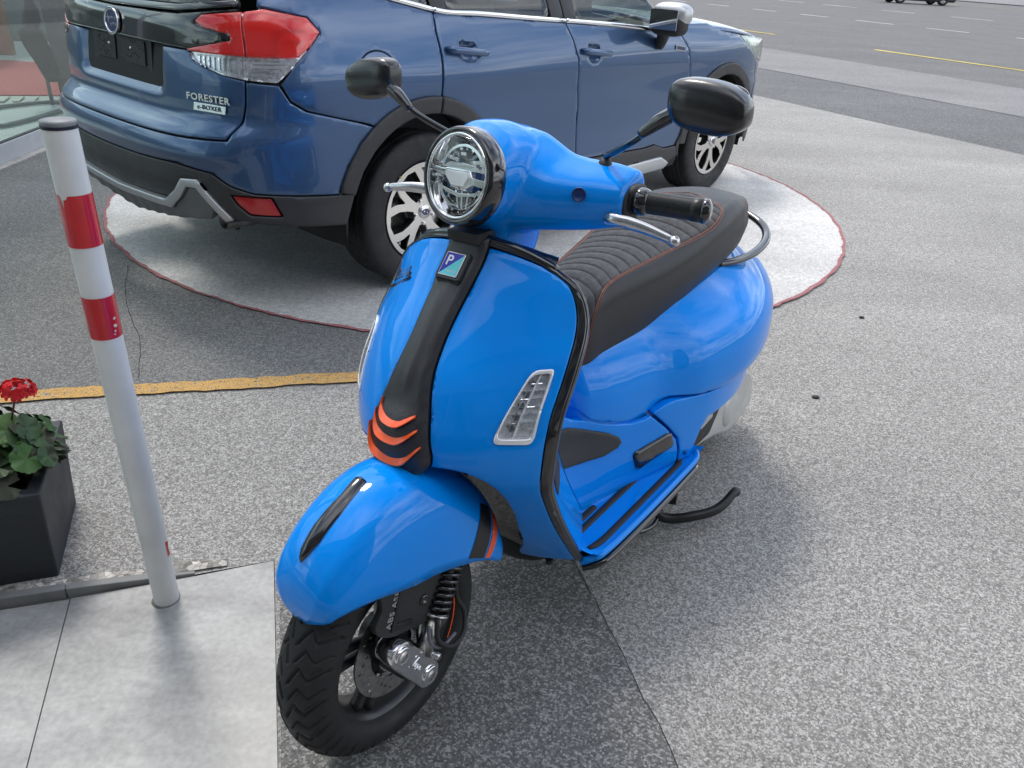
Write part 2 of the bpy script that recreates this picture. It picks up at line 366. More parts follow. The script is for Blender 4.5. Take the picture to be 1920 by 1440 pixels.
def tilemat():
    m=bpy.data.materials.new('grey_stone_tile'); m.use_nodes=True; nt=m.node_tree; b=nt.nodes['Principled BSDF']; L=nt.links.new
    t=nt.nodes.new('ShaderNodeTexCoord'); n=nt.nodes.new('ShaderNodeTexNoise'); n.inputs['Scale'].default_value=4.5; n.inputs['Detail'].default_value=9; n.inputs['Roughness'].default_value=.6
    mp=nt.nodes.new('ShaderNodeMapping'); mp.inputs['Scale'].default_value=(1,1.9,1); mp.inputs['Rotation'].default_value=(0,0,.3); L(t.outputs['Object'],mp.inputs[0]); L(mp.outputs[0],n.inputs['Vector'])
    r=nt.nodes.new('ShaderNodeValToRGB'); e=r.color_ramp.elements; e[0].position=.32; e[0].color=(.24,.24,.235,1); e[1].position=.70; e[1].color=(.43,.425,.41,1); L(n.outputs[0],r.inputs[0])
    n2=nt.nodes.new('ShaderNodeTexNoise'); n2.inputs['Scale'].default_value=70; n2.inputs['Detail'].default_value=5; L(t.outputs['Object'],n2.inputs['Vector'])
    r2=nt.nodes.new('ShaderNodeMapRange'); r2.inputs[1].default_value=.3; r2.inputs[2].default_value=.7; r2.inputs[3].default_value=.86; r2.inputs[4].default_value=1.12; L(n2.outputs[0],r2.inputs[0])
    s=nt.nodes.new('ShaderNodeVectorMath'); s.operation='SCALE'; L(r.outputs[0],s.inputs[0]); L(r2.outputs[0],s.inputs['Scale']); L(s.outputs[0],b.inputs['Base Color'])
    r3=nt.nodes.new('ShaderNodeMapRange'); r3.inputs[3].default_value=.30; r3.inputs[4].default_value=.5; L(n.outputs[0],r3.inputs[0]); L(r3.outputs[0],b.inputs['Roughness'])
    bp=nt.nodes.new('ShaderNodeBump'); bp.inputs['Distance'].default_value=.0006; bp.inputs['Strength'].default_value=.5; L(n2.outputs[0],bp.inputs['Height']); L(bp.outputs[0],b.inputs['Normal'])
    return m
TILE=tilemat()
def struct(name,V,F,m,label=None,smooth=False):
    o=mk(name,V,F,m,None,smooth); o['kind']='structure'
    if label: o['label']=label
    return o
def sheet(name,pts,z,m,label=None):
    V=[(x,y,z) for x,y in pts]; return struct(name,V,[tuple(range(len(V)))],m,label)
RD=Vector((.53,-.848)); ND=Vector((.848,.53))
def rn(r,n): v=RD*r+ND*n; return (v.x,v.y)
def strip(name,n0,n1,z,m,r0=-260,r1=120,label=None,wav=0):
    a=[rn(r,n0+(wav*math.sin(r*.9)+wav*.6*math.sin(r*2.3+1) if wav else 0)) for r in np.linspace(r0,r1,2 if not wav else 240)]
    b=[rn(r,n1) for r in (r1,r0)]
    return sheet(name,a+b,z,m,label)
# base ground reaches the horizon; the forecourt near the kerb lies above it
TL=[(-4.2,.62),(-1.186,1.311),(-.768,1.442),(-.591,1.509)]
sheet('ground',[(-320,-320),(320,-320),(320,320),(-320,320)],-.06,AGG,'light exposed aggregate asphalt forecourt reaching to the road')
# forecourt sheet with a cut for the tiles (everything beyond the tile edge)
fc=[(-4.5,.60),*TL,(-.412,.933),(-.24,.30),(-.1,-.3),(0,-6),(30,-6),(30,20)]
def clipn(nmax): return None
FOR=[*TL,(-.412,.933),(-.24,.30),(-.1,-.3),(0,-6),rn(14,7.98),rn(-22,7.98),(-12,14),(-12,.2),(-4.2,.62)]
sheet('forecourt',FOR[:-1],0,AGG,'light aggregate asphalt of the forecourt under the scooter')
strip('asphalt_strip',7.98,10.32,.0,AGGS,label='darker smooth asphalt strip along the forecourt edge',wav=.012)
strip('gutter_strip',10.322,13.22,.0,AGGL,label='pale smooth strip beside the road')
strip('road',13.224,64,.0,ROAD,label='grey asphalt road with dashed white lane lines')
strip('verge',64,300,.05,AGGL,label='pale verge on the far side of the road')
# seams
def seam(name,P,w,m,z=.0045,jit=.006,lab=None):
    P=crom([(x,y,0) for x,y in P],14); T=np.gradient(P,axis=0); T/=np.linalg.norm(T,axis=1)[:,None]; Nn=np.stack([-T[:,1],T[:,0],0*T[:,0]],1)
    o=np.cumsum(rng.randn(len(P)))*jit*.25; o-=np.linspace(o[0],o[-1],len(o)); ww=w*(.6+.8*rng.rand(len(P)))
    A=P+Nn*(o+ww/2)[:,None]; B=P+Nn*(o-ww/2)[:,None]; V=[(a[0],a[1],z) for a in A]+[(b[0],b[1],z) for b in B]; n=len(P)
    F=[(i,i+1,n+i+1,n+i) for i in range(n-1)]
    o=mk(name,V,F,m,None,False); o['kind']='structure'
    if lab: o['label']=lab
    return o
TAR=mat('dark_seam',(.030,.029,.028),.8)
seam('seam',[rn(r,10.32) for r in (-20,-12,-6,0,6)],.022,TAR,lab='dark seam between the asphalt strip and the pale gutter strip')
seam('seam',[(.165,1.66),(.203,1.535),(.29,1.26),(.375,.982),(.45,.72)],.0022,TAR,jit=.005,lab='thin crack in the asphalt right of the front wheel')
seam('seam',[(-1.35,2.40),(-1.482,2.694),(-1.70,3.05),(-1.882,3.465)],.0035,TAR,jit=.008,lab='faint crack in the asphalt beside the bollard')
sheet('asphalt_patch',[(-.575,1.50),(-.25,1.60),(.165,1.66),(.203,1.535),(.29,1.26),(.375,.982),(.45,.72),(.52,.3),(-.23,.28),(-.405,.93)],.003,gmat('shaded_patch_asphalt',base=(.185,.182,.176),light=(.40,.395,.38),dark=(.105,.104,.10),scale=215,amt=.46,stain=.10),'darker asphalt patch with soft shade in its colour under the front wheel')  # different asphalt, with the soft shade around the scooter worked into its tone
# darker asphalt patch between the yellow line and the circle
CX,CY,CR=-.266,5.172,2.301
arc=[(CX+(CR+.0)*math.cos(t),CY+(CR+.0)*math.sin(t)) for t in np.linspace(R(283),R(172),40)]
def wob(p,a=.02): return (p[0]+a*math.sin(p[1]*7),p[1]+a*math.sin(p[0]*9))
ylA=[(-3.4,1.72),(-1.736,2.213),(-1.2,2.345),(-.587,2.502),(.0,2.66)]
sheet('asphalt_patch',[wob(p) for p in [(-6,1.0)]]+[(x,y+.04) for x,y in ylA]+arc+[(-3.3,6.2),(-6,7)],.004,AGGD,'darker older asphalt between the yellow line and the concrete circle')
# yellow line
def band(name,P,w,m,z,lab,wj=.15):
    P=crom([(x,y,0) for x,y in P],16); T=np.gradient(P,axis=0); T/=np.linalg.norm(T,axis=1)[:,None]; Nn=np.stack([-T[:,1],T[:,0],0*T[:,0]],1)
    n=len(P); j1=w*wj*rng.rand(n); j2=w*wj*rng.rand(n)
    A=P+Nn*(w/2-j1)[:,None]; B=P-Nn*(w/2-j2)[:,None]
    V=[(a[0],a[1],z) for a in A]+[(b[0],b[1],z) for b in B]
    o=mk(name,V,[(i,i+1,n+i+1,n+i) for i in range(n-1)],m,None,False); o['kind']='structure'; o['label']=lab; return o
band('yellow_line',[(x,y) for x,y in ylA],.088,YEL,.0075,'worn yellow painted line on the asphalt behind the bollard')
# concrete circle and red outline
C=[(CX+CR*math.cos(t),CY+CR*math.sin(t)) for t in np.linspace(0,2*math.pi,160,endpoint=False)]
sheet('concrete_circle',C,.0075,CONC,'round pale concrete parking circle under the car')
n=360; V=[]; 
for k in range(n):
    t=2*math.pi*k/n; j=.003*math.sin(k*.9)+.0025*rng.randn(); w=.005+.007*rng.rand()
    for r_ in(CR-w+j,CR+w+j): V.append((CX+r_*math.cos(t),CY+r_*math.sin(t),.0105))
struct('circle_outline',V,gridf(n,2,True,False),REDP,'faded red painted outline of the concrete circle')
# road markings
def dash(r0,r1,n0,w,m,name,lab,grp):
    o=sheet(name,[rn(r0,n0-w/2),rn(r1,n0-w/2),rn(r1,n0+w/2),rn(r0,n0+w/2)],.006,m,lab); o['group']=grp; return o
for r0,r1 in((-27.2,-25.9),(-24.5,-23.3),(-22.1,-20.8),(-19.6,-18.1),(-16.9,-15.4),(-13.9,-12.6),(-30.3,-28.5),(-33.5,-31.9),(-36.7,-35.1)):
    dash(r0,r1,25.65,.16,WROAD,'lane_dash','white dash of the nearer lane line','dashes of the nearer lane line')
for r0,r1 in((-32.3,-30.6),(-29.4,-27.4),(-25.9,-24.2),(-22.4,-20.5),(-18.6,-16.7),(-35.6,-33.8),(-39,-37)):
    dash(r0,r1,35.6,.18,WROAD,'lane_dash','white dash of the farther lane line','dashes of the farther lane line')
for r0,r1,n_ in((-11.6,-2,16.04),(-16.3,-14.7,16.3),(-34.8,-20,54.5)):
    dash(r0,r1,n_,.16,YROAD,'edge_line','yellow road edge line','yellow edge line strokes')
# ---- tiles, kerb
def tile(name,pts,zs,lab):
    V=[(x,y,z) for (x,y),z in zip(pts,zs)]+[(x,y,z-.03) for (x,y),z in zip(pts,zs)]
    n=len(pts); F=[tuple(range(n))]+[(i,n+i,n+(i+1)%n,(i+1)%n) for i in range(n)]
    o=struct(name,V,F,TILE,lab); return o
# terrace substrate below the tiles
struct('terrace_bed',[(-4.5,.55,-.075),(-.56,1.52,-.010),(-.40,.93,-.010),(-.05,-1,-.012),(-4.5,-1,-.085)],[(0,4,3,2,1)],mat('mortar',(.16,.155,.145),.9,noise=(40,.2)),'grey mortar bed under the paving tiles')
jA=Vector((-1.041,1.349)); jB=Vector((-.891,.903)); jd=(jB-jA).normalized()
def P2(a,d,t): return (a[0]+d[0]*t,a[1]+d[1]*t)
g=.0016
right=[(jA.x+g,jA.y),(-.768,1.438),(-.592,1.506),(-.4130,.933),(-.2415,.30),(-.105,-.28),P2((jB.x+g,jB.y),jd,.9)]
tile('paving_tile',right,[-.012,-.002,.001,.001,.001,.001,-.012],'large grey stone effect paving tile in front of the bollard')
jm=Vector((-2.14,1.01))
left=[(jA.x-g,jA.y-.002),P2((jB.x-g,jB.y),jd,.9),(-1.75,-.05),(-2.13,1.008)]
tile('paving_tile',left,[-.014,-.014,-.03,-.03],'large grey stone effect paving tile at the lower left below the planter')
tile('paving_tile',[(-2.135,1.006),(-1.755,-.05),(-3.0,-.4),(-3.3,.65)],[-.03,-.03,-.04,-.04],'third paving tile farther left')
# kerb edging: two stones with a stained mortar top
KS=mat('kerb_stone',(.20,.20,.195),.6,noise=(12,.25)); KM=gmat('stained_mortar',base=(.33,.31,.28),light=(.55,.52,.47),dark=(.12,.115,.10),scale=60,amt=.6,stain=.4)
def kerb(a,b,za,zb,lab):
    a=Vector(a);b=Vector(b); d=(b-a).normalized(); q=Vector((-d.y,d.x)); w=.022
    V=[];
    for p,z in((a,za),(b,zb)):
        for o_,h in((0,-.045),(0,z),(w,z+.001),(w,-.045)): V.append((p.x+q.x*o_,p.y+q.y*o_,h))
    o=struct('kerb_stone',V,[(0,1,5,4),(1,2,6,5),(2,3,7,6),(0,3,2,1),(4,5,6,7)],KS,lab); bevel(o,.0025,2); return o
kerb((-2.3,.955),(-1.052,1.352),.018,.014,'grey kerb stone edging along the front of the planter'); kerb((-1.049,1.353),(-.772,1.441),.014,.004,'grey kerb stone tapering flush beside the bollard')
V=[];n=46
for k in range(n):
    t=k/(n-1); p=Vector((-2.3,.955)).lerp(Vector((-.70,1.466)),t); q=Vector((-.304,.953)); w0=.016+.006*rng.rand(); w1=.016+.004*rng.rand()+.020*max(0,math.sin(k*1.1)+math.sin(k*.37))*rng.rand()+.024*(1-t)
    h=.0215*(1-t)+.005*t
    V+=[(p.x+q.x*w0*.4,p.y+q.y*w0*.4,h),(p.x+q.x*(w0+w1),p.y+q.y*(w0+w1),h-.002)]
struct('mortar_strip',V,gridf(n,2),KM,'rough stained mortar on top of the kerb')

# ---------------------------------------------------------------- bollard
bo=empty('bollard','round white steel bollard with two red reflective bands standing on the paving tile','bollard',Matrix.Translation((-.809,1.359,-.008)))
BT=1.125; rb=.0288
def bandmesh(z0,z1,name,m,r=rb,chip0=None,lab=None):
    n=64; rows=[]
    V=[]
    for k in range(n):
        t=2*math.pi*k/n; top=z1
        if chip0: top=z1-chip0(t)
        V+=[(r*math.cos(t),r*math.sin(t),z0),(r*math.cos(t),r*math.sin(t),top)]
    return mk(name,V,gridf(n,2,True,False),m,bo,label=lab)
BWH=mat('bollard_white',(.78,.78,.755),.42,noise=(7,.12),bump=(30,.2,.0008)); BRED=mat('reflective_red',(.60,.010,.018),.25,0,.5,noise=(30,.08))
V,F=lathe([(rb*.985,0),(rb*1.0,.004),(rb,BT-.012)],'z',64); mk('post',V,F,BWH,bo)
V,F=lathe([(rb*1.015,BT-.007),(rb*1.03,BT-.003),(rb*1.0,BT+.001),(rb*.7,BT+.002),(.0005,BT+.005)],'z',48); mk('cap',V,F,mat('grey_cap',(.20,.205,.215),.42,noise=(40,.15)),bo)
V,F=lathe([(rb+.001,BT-.0125),(rb+.0012,BT-.007)],'z',48); mk('cap_seal',V,F,mat('navy_edge',(.01,.01,.03),.4),bo)
def chip(t):
    d=(t-R(253)+math.pi)%(2*math.pi)-math.pi; e=(t-R(267)+math.pi)%(2*math.pi)-math.pi
    return .026*max(0,1-abs(d)/.17)**1.3+.013*max(0,1-abs(e)/.10)
bandmesh(.903,1.000,'red_band',BRED,rb+.0008,chip,lab='upper red band with chipped top edge')
bandmesh(.716,.803,'red_band',BRED,rb+.0008,lab='lower red band')
for a,z,s in((338,.742,.004),(334,.731,.0025),(341,.757,.003),(330,.725,.002)):
    t=R(a); M=frame(((rb+.0012)*math.cos(t),(rb+.0012)*math.sin(t),z),(-math.sin(t),math.cos(t),0),(math.cos(t),math.sin(t),0))
    plate2d([[(s*(.7+.5*rng.rand())*math.cos(q),s*(.7+.5*rng.rand())*math.sin(q)) for q in np.linspace(0,5.4,7)]],.0003,M,'paint_chip',WHITEP,bo)
t=R(350); plate2d([[(0,-.022),(.008,-.018),(.006,0),(.009,.02),(0,.022)]],.0003,frame(((rb+.0008)*math.cos(t),(rb+.0008)*math.sin(t),.165),(-math.sin(t),math.cos(t),0),(math.cos(t),math.sin(t),0)),'red_sticker_scrap',BRED,bo)
V,F=lathe([(rb+.009,.0),(rb+.006,.003),(rb,.006)],'z',32); mk('base_grout',V,F,mat('grout',(.16,.15,.14),.9,noise=(60,.3)),bo)

# ---------------------------------------------------------------- planter and geranium
PL=mat('slate_planter',(.026,.030,.036),.55,noise=(10,.2))
def platemat():
    nt=PL.node_tree; b=nt.nodes['Principled BSDF']; t=nt.nodes.new('ShaderNodeTexCoord'); mp=nt.nodes.new('ShaderNodeMapping'); mp.inputs['Scale'].default_value=(5,5,130)
    n=nt.nodes.new('ShaderNodeTexNoise'); n.inputs['Scale'].default_value=3; n.inputs['Detail'].default_value=6; nt.links.new(t.outputs['Object'],mp.inputs[0]); nt.links.new(mp.outputs[0],n.inputs['Vector'])
    bp=nt.nodes.new('ShaderNodeBump'); bp.inputs['Strength'].default_value=.7; bp.inputs['Distance'].default_value=.004; nt.links.new(n.outputs[0],bp.inputs['Height']); nt.links.new(bp.outputs[0],b.inputs['Normal'])
platemat()
pa=math.atan2(1.699-1.409,-1.207+1.099) # direction of the right side
ex=Vector((math.sin(pa),-math.cos(pa),0)) # outward right
ey=Vector((math.cos(pa),math.sin(pa),0))
PM=Matrix((( -ex.x, ey.x,0,-1.099),(-ex.y,ey.y,0,1.409),(0,0,1,.001),(0,0,0,1)))  # x: to the left along the front, y: back
LW,DW,H=.80,.31,.262; fl=.018; wt=.034
def ringz(x0,x1,y0,y1,z): return [(x0,y0,z),(x1,y0,z),(x1,y1,z),(x0,y1,z)]
V=ringz(0,LW,0,DW,0)+ringz(-fl,LW+fl,-fl,DW+fl*.6,H)+ringz(-fl+wt,LW+fl-wt,-fl+wt,DW+fl*.6-wt,H)+ringz(-fl+wt+.006,LW-.02,-fl+wt+.006,DW-.02,H-.09)
F=[]
for k in range(3): F+=[(k*4+i,k*4+(i+1)%4,(k+1)*4+(i+1)%4,(k+1)*4+i) for i in range(4)]
pt=mk('planter',V,F,PL,None,False); pt.matrix_world=PM; bevel(pt,.006,3,20); tagp(pt,'square-edged dark slate grey planter box at the left edge beside the bollard','planter')
pt.data.flip_normals()
soil=mk('potting_soil',ringz(-fl+wt+.002,LW-.02,-fl+wt+.002,DW-.02,H-.035),[(0,1,2,3)],gmat('soil',base=(.10,.06,.04),light=(.30,.20,.13),dark=(.03,.02,.015),scale=120,amt=.5,stain=.2),pt,False)
ge=empty('geranium','red flowering geranium with dark green lobed leaves growing in the slate planter','plant',PM@Matrix.Translation((.085,.125,H-.035)))
def leafmat(nm,c1,c2):
    m=bpy.data.materials.new(nm); m.use_nodes=True; nt=m.node_tree; b=nt.nodes['Principled BSDF']; t=nt.nodes.new('ShaderNodeTexCoord')
    n=nt.nodes.new('ShaderNodeTexNoise'); n.inputs['Scale'].default_value=40; n.inputs['Detail'].default_value=4; nt.links.new(t.outputs['Object'],n.inputs['Vector'])
    r=nt.nodes.new('ShaderNodeValToRGB'); r.color_ramp.elements[0].position=.35; r.color_ramp.elements[0].color=(*c1,1); r.color_ramp.elements[1].position=.68; r.color_ramp.elements[1].color=(*c2,1)
    nt.links.new(n.outputs[0],r.inputs[0]); nt.links.new(r.outputs[0],b.inputs['Base Color']); b.inputs['Roughness'].default_value=.5
    b.inputs['Subsurface Weight'].default_value=0; b.inputs['Specular IOR Level'].default_value=.4; return m
LM=[leafmat('leaf_green',(.022,.055,.018),(.045,.10,.030)),leafmat('leaf_bronze',(.030,.040,.022),(.062,.065,.038)),leafmat('leaf_fresh',(.035,.10,.022),(.07,.16,.035))]
def leafmesh(seed,m):
    r_=np.random.RandomState(seed); n=45; rad=[]; V=[(0,0,0)]
    for ring_ in(.35,.7,1.0):
        for k in range(n):
            t=R(-155)+R(310)*k/(n-1); lob=1+.10*abs(math.cos(t*3.2))+.035*math.sin(t*17+seed)
            rr=ring_*lob*(1 if abs(t)<R(140) else .88)
            x=rr*math.cos(t); y=rr*math.sin(t); z=.16*rr*rr*(1+.35*math.cos(6*t))+.05*math.sin(3*t+seed)*rr-.10*rr**4
            V.append((x,y,z))
    F=[(0,1+k,2+k) for k in range(n-1)]
    for q in range(2): F+=[(1+q*n+k,1+(q+1)*n+k,2+(q+1)*n+k,2+q*n+k) for k in range(n-1)]
    me=bpy.data.meshes.new('leaf'); me.from_pydata(V,[],F); me.materials.append(m); me.polygons.foreach_set('use_smooth',[True]*len(me.polygons)); return me
LMS=[leafmesh(i,LM[(0,0,1,1,2)[i%5]]) for i in range(10)]
STM=mat('geranium_stem',(.07,.07,.03),.6)
stems=[]
for i in range(90):
    a=rng.rand()*6.28; rr=.15*math.sqrt(rng.rand()); x=-.005+rr*math.cos(a)*1.0; y=-.03+rr*math.sin(a)*.95; z=.03+.19*rng.rand()**.8*(1-rr/.30)+.0
    if x<-.125: x=-.125+.05*rng.rand()
    s=.024+.016*rng.rand()
    o=bpy.data.objects.new('leaf',LMS[i%10]); COL.objects.link(o); o.parent=ge
    out=Vector((x,y+.02,.10+.06*rng.rand())).normalized(); out=(out+Vector((.25*rng.randn(),.25*rng.randn(),0))).normalized()
    o.matrix_local=Matrix.Translation((x,y,z))@out.to_track_quat('Z','Y').to_matrix().to_4x4()@Matrix.Rotation(rng.rand()*6.28,4,'Z')@Matrix.Diagonal((s,s,s,1))
    stems.append(tube([(x*.2,y*.2,-.01),(x*.6,y*.6,z*.6),(x,y,z)],.0018,6,4))
mk('stems',*join(stems),STM,ge,kind='stuff')
PET=mat('red_petal',(.62,.006,.012),.5,noise=(60,.25))
for j,(fx,fy,fz) in enumerate(((-.085,-.02,.245),(.02,.02,.265))):
    mk('flower_stalk',*tube([(0,-.01,0),(fx*.5,fy*.4,fz*.55),(fx+.01,fy,fz-.02)],.0024,8,6),mat('stalk',(.12,.045,.03),.5),ge)
    parts=[]
    for k in range(34):
        d=Vector((rng.randn(),rng.randn(),abs(rng.randn())*.8)).normalized(); c=Vector((fx,fy,fz))+Vector((d.x*.036,d.y*.036,d.z*.02)); q=d.to_track_quat('Z','Y').to_matrix()
        for p in range(5):
            a=p*1.2566+k; u=q@Vector((math.cos(a),math.sin(a),0)); w=q@Vector((-math.sin(a),math.cos(a),0)); l=.0135
            v=[c,c+u*l*.55+w*l*.38+d*.001,c+u*l+w*l*.2+d*.002,c+u*l*1.02-w*l*.2+d*.0015,c+u*l*.55-w*l*.38+d*.001]
            parts.append(([tuple(z) for z in v],[(0,1,2,3,4)]))
    mk('flower_head',*join(parts),PET,ge,smooth=False)

# ---------------------------------------------------------------- showroom at the left and the facade behind the camera
def glassmat(nm,f=.0,tint=(.80,.88,.86)):
    m=bpy.data.materials.new(nm); m.use_nodes=True; nt=m.node_tree; nt.nodes.clear(); L=nt.links.new
    o=nt.nodes.new('ShaderNodeOutputMaterial'); tr=nt.nodes.new('ShaderNodeBsdfTransparent'); tr.inputs[0].default_value=(*tint,1); gl=nt.nodes.new('ShaderNodeBsdfGlossy'); gl.inputs['Roughness'].default_value=.01
    ge_=nt.nodes.new('ShaderNodeNewGeometry'); dt_=nt.nodes.new('ShaderNodeVectorMath'); dt_.operation='DOT_PRODUCT'; L(ge_.outputs['Normal'],dt_.inputs[0]); L(ge_.outputs['Incoming'],dt_.inputs[1])
    ab=nt.nodes.new('ShaderNodeMath'); ab.operation='ABSOLUTE'; L(dt_.outputs['Value'],ab.inputs[0]); om=nt.nodes.new('ShaderNodeMath'); om.operation='SUBTRACT'; om.inputs[0].default_value=1; L(ab.outputs[0],om.inputs[1])
    pw=nt.nodes.new('ShaderNodeMath'); pw.operation='POWER'; pw.inputs[1].default_value=4; L(om.outputs[0],pw.inputs[0]); mp=nt.nodes.new('ShaderNodeMapRange'); mp.inputs[3].default_value=.05+f; mp.inputs[4].default_value=.95; L(pw.outputs[0],mp.inputs[0])
    mxs=nt.nodes.new('ShaderNodeMixShader'); L(mp.outputs[0],mxs.inputs[0]); L(tr.outputs[0],mxs.inputs[1]); L(gl.outputs[0],mxs.inputs[2]); L(mxs.outputs[0],o.inputs[0]); return m
PANE=glassmat('shop_glass',.04)
A=Vector((-3.24,.2)); D=Vector((-3.518+3.485,5.727-5.077)).normalized(); Nn=Vector((-D.y,D.x)) # Nn points into the shop (-x)
A=Vector((-3.485,5.077))-D*5.0
def wallM(s,off=0,z=0):
    p=A+D*s+Nn*off; return Matrix(((D.x,Nn.x,0,p.x),(D.y,Nn.y,0,p.y),(0,0,1,z),(0,0,0,1)))
sh=empty('shopfront','glazed showroom front with pale grey base frame at the far left','shopfront',wallM(0))
FR=mat('pale_grey_frame',(.52,.54,.57),.45,0,.2,noise=(8,.06)); DKF=mat('dark_frame',(.03,.03,.033),.4)
mk('base_panel',*box((8,.03,.065),(16,.06,.13)),FR,sh,False)
mk('gasket',*box((8,.03,.134),(16,.03,.008)),DKF,sh,False)
for s,w in((0,3.6),(3.64,4.6),(8.28,7.5)): 
    mk('glass_pane',*box((s+w/2,.03,1.78),(w,.012,3.28)),PANE,sh,False)
    mk('mullion',*box((s+w+.02,.03,1.78),(.05,.07,3.28)),FR,sh,False)
mk('head_beam',*box((8,.05,3.72),(16,.3,.6)),FR,sh,False)
mk('stone_border',*box((8,-.035,.008),(16,.065,.016)),mat('border_stone',(.42,.40,.37),.8,noise=(16,.3)),sh,False)
room=empty('showroom_interior','dim showroom interior behind the glass with red carpet and pale entrance mat','interior',Matrix.Identity(4))
IT=mat('interior_floor',(.50,.54,.51),.35,noise=(5,.06))
mk('floor',[(-3.58,-1,.02),(-3.6,16,.02),(-12,16,.02),(-12,-1,.02)],[(0,1,2,3)],IT,room,False)
def wp(x,y): return (x,y)
RC_=mat('red_carpet',(.38,.10,.09),.9,noise=(60,.2))
mk('carpet',[(-4.95,7.42,.028),(-3.75,7.80,.028),(-3.9,9.4,.028),(-6.3,9.6,.028),(-9,8.6,.028),(-9,6.1,.028)],[(0,1,2,3,4,5)],RC_,room,False)
parts=[]
for k in range(26):
    t=k/25; x=-6.4+2.75*t; y=6.62+1.0*t; parts.append(box((x,y,.034),(.055,.26,.010),Matrix.Rotation(.35,3,'Z')))
mk('entrance_mat',*join(parts),mat('mat_strips',(.42,.42,.36),.6),room,False)
mk('back_wall',[(-12,9.9,0),(-3.6,12.5,0),(-3.6,12.5,3.5),(-12,9.9,3.5)],[(0,1,2,3)],mat('interior_wall',(.10,.12,.12),.7),room,False)
mk('side_wall',[(-12,-1,0),(-12,16,0),(-12,16,2.2),(-12,-1,2.2)],[(0,1,2,3)],mat('interior_wall_b',(.22,.22,.21),.7),room,False)
wd=mk('display_board',*box((-6.55,9.55,.75),(.95,.10,1.35),Matrix.Rotation(.3,3,'Z')),mat('brown_wood',(.20,.105,.065),.5,noise=(6,.25)),None,False); bevel(wd,.01)
tagp(wd,'brown wooden display board standing behind the showroom glass in the top left corner','board')
pl=mk('pillar',*box((-4.42,7.78,1.7),(.16,.16,3.4)),DKF,None,False); tagp(pl,'dark square pillar behind the showroom glass left of the car','pillar')
fs=empty('flag_stand','black folded fabric on a grey pole with a looped tube foot behind the showroom glass','stand',Matrix.Translation((-4.24,7.10,.03)))
GT=mat('grey_tube',(.16,.17,.17),.4,.5)
mk('pole',*tube([(0,0,0),(0,.02,1.0),(-.02,.03,2.4)],.016,10),GT,fs)
mk('foot',*tube([(-.08,-1.05,.012),(.16,-.95,.012),(.22,-.2,.012),(.08,.05,.012),(-.10,.04,.012),(-.32,-.35,.012),(-.30,-.95,.012)],.018,8,6,closed=False),GT,fs)
FB=mat('black_fabric',(.012,.012,.013),.85)
cl=[]
for z,w,x in((.20,.055,.05),(.24,.075,.05),(.36,.085,.02),(.48,.10,-.02),(.56,.10,-.03),(.60,.11,-.04),(.63,.06,-.03),(.68,.075,-.02),(.76,.06,-.01),(.85,.03,-.005),(.93,.022,0)):
    cl.append((z,w,x))
V=[];n=16
for i,(z,w,x) in enumerate(cl):
    for k in range(n):
        t=2*math.pi*k/n; q=1+.18*math.sin(3*t+i*.8); V.append((x+w*q*math.cos(t),.6*w*q*math.sin(t),z))
F=gridf(len(cl),n,False,True); V,F=capl(V,F,n,len(cl)); mk('folded_fabric',V,F,FB,fs)
# facade behind the camera: what the paint reflects
bf=empty('facade','tall showroom facade behind the camera, grey cladding with dark glazing','building',Matrix.Translation((-1.0,-2.6,0)))
mk('wall',*box((0,-.3,2.9),(15,.4,5.8)),mat('facade_grey',(.23,.235,.24),.6,noise=(2,.1)),bf,False)
for k in range(5):
    f=mk('window',*box((-6+k*3,-.06,1.55),(2.7,.08,2.7)),DKF,bf,False); mk('pane',*box((-6+k*3,-.01,1.55),(2.5,.03,2.5)),mat('facade_glass',(.04,.05,.05),.05,0,1),f,False)
mk('canopy',*box((0,.55,5.1),(15,1.5,.25)),mat('canopy_white',(.6,.6,.6),.5),bf,False)
# ---------------------------------------------------------------- car surface: wrap coordinate a (from the rear centre round the right corner and forward) and height z
CP=3.5; CXC=-.35
_th=np.linspace(0,np.pi/2,400); _cx=np.cos(_th)**(2/CP); _cy=np.sin(_th)**(2/CP)
_x=CXC-(.94+CXC)*_cx; _y=.9*_cy; _L=np.concatenate([[0],np.cumsum(np.hypot(np.diff(_x),np.diff(_y)))]); A0=_L[-1]
ZR=[.20,.34,.42,.50,.60,.70,.755,.775,.80,.86,.95,1.05,1.15,1.25,1.45,1.62]
RR=[.86,.93,.965,.980,.985,.982,.975,.955,.925,.915,.905,.885,.865,.80,.70,.60]
ZW=[.20,.30,.42,.55,.70,.82,.90,.96,1.03,1.10,1.18,1.28,1.45,1.62]
WW=[.86,.885,.893,.893,.889,.887,.892,.893,.880,.862,.835,.79,.72,.63]
def sstep(x,a,b): t=np.clip((x-a)/(b-a),0,1); return t*t*(3-2*t)
def carW(x,z):
    w=interp(z,ZW,WW)
    hz=np.exp(-((z-.80)/.22)**2)
    w=w+.016*hz*(np.exp(-((x-0.)/.50)**2)+np.exp(-((x-2.67)/.50)**2))
    w=w-.012*np.exp(-((z-.58)/.16)**2)*np.exp(-((x-1.35)/.75)**4)
    w=w+.004*np.exp(-((z-.905+.02*(x-1.2)*.6)/.03)**2)*sstep(x,-.2,.5)*(1-sstep(x,2.2,2.9))
    # front end taper
    t=np.clip((x-2.75)/(3.64-2.75),0,.9995); w=w*(1-t**3.2)**(1/2.6)
    zf=np.clip((z-.75)/.5,0,1); w=w-.06*zf*sstep(x,2.6,3.5)
    return w
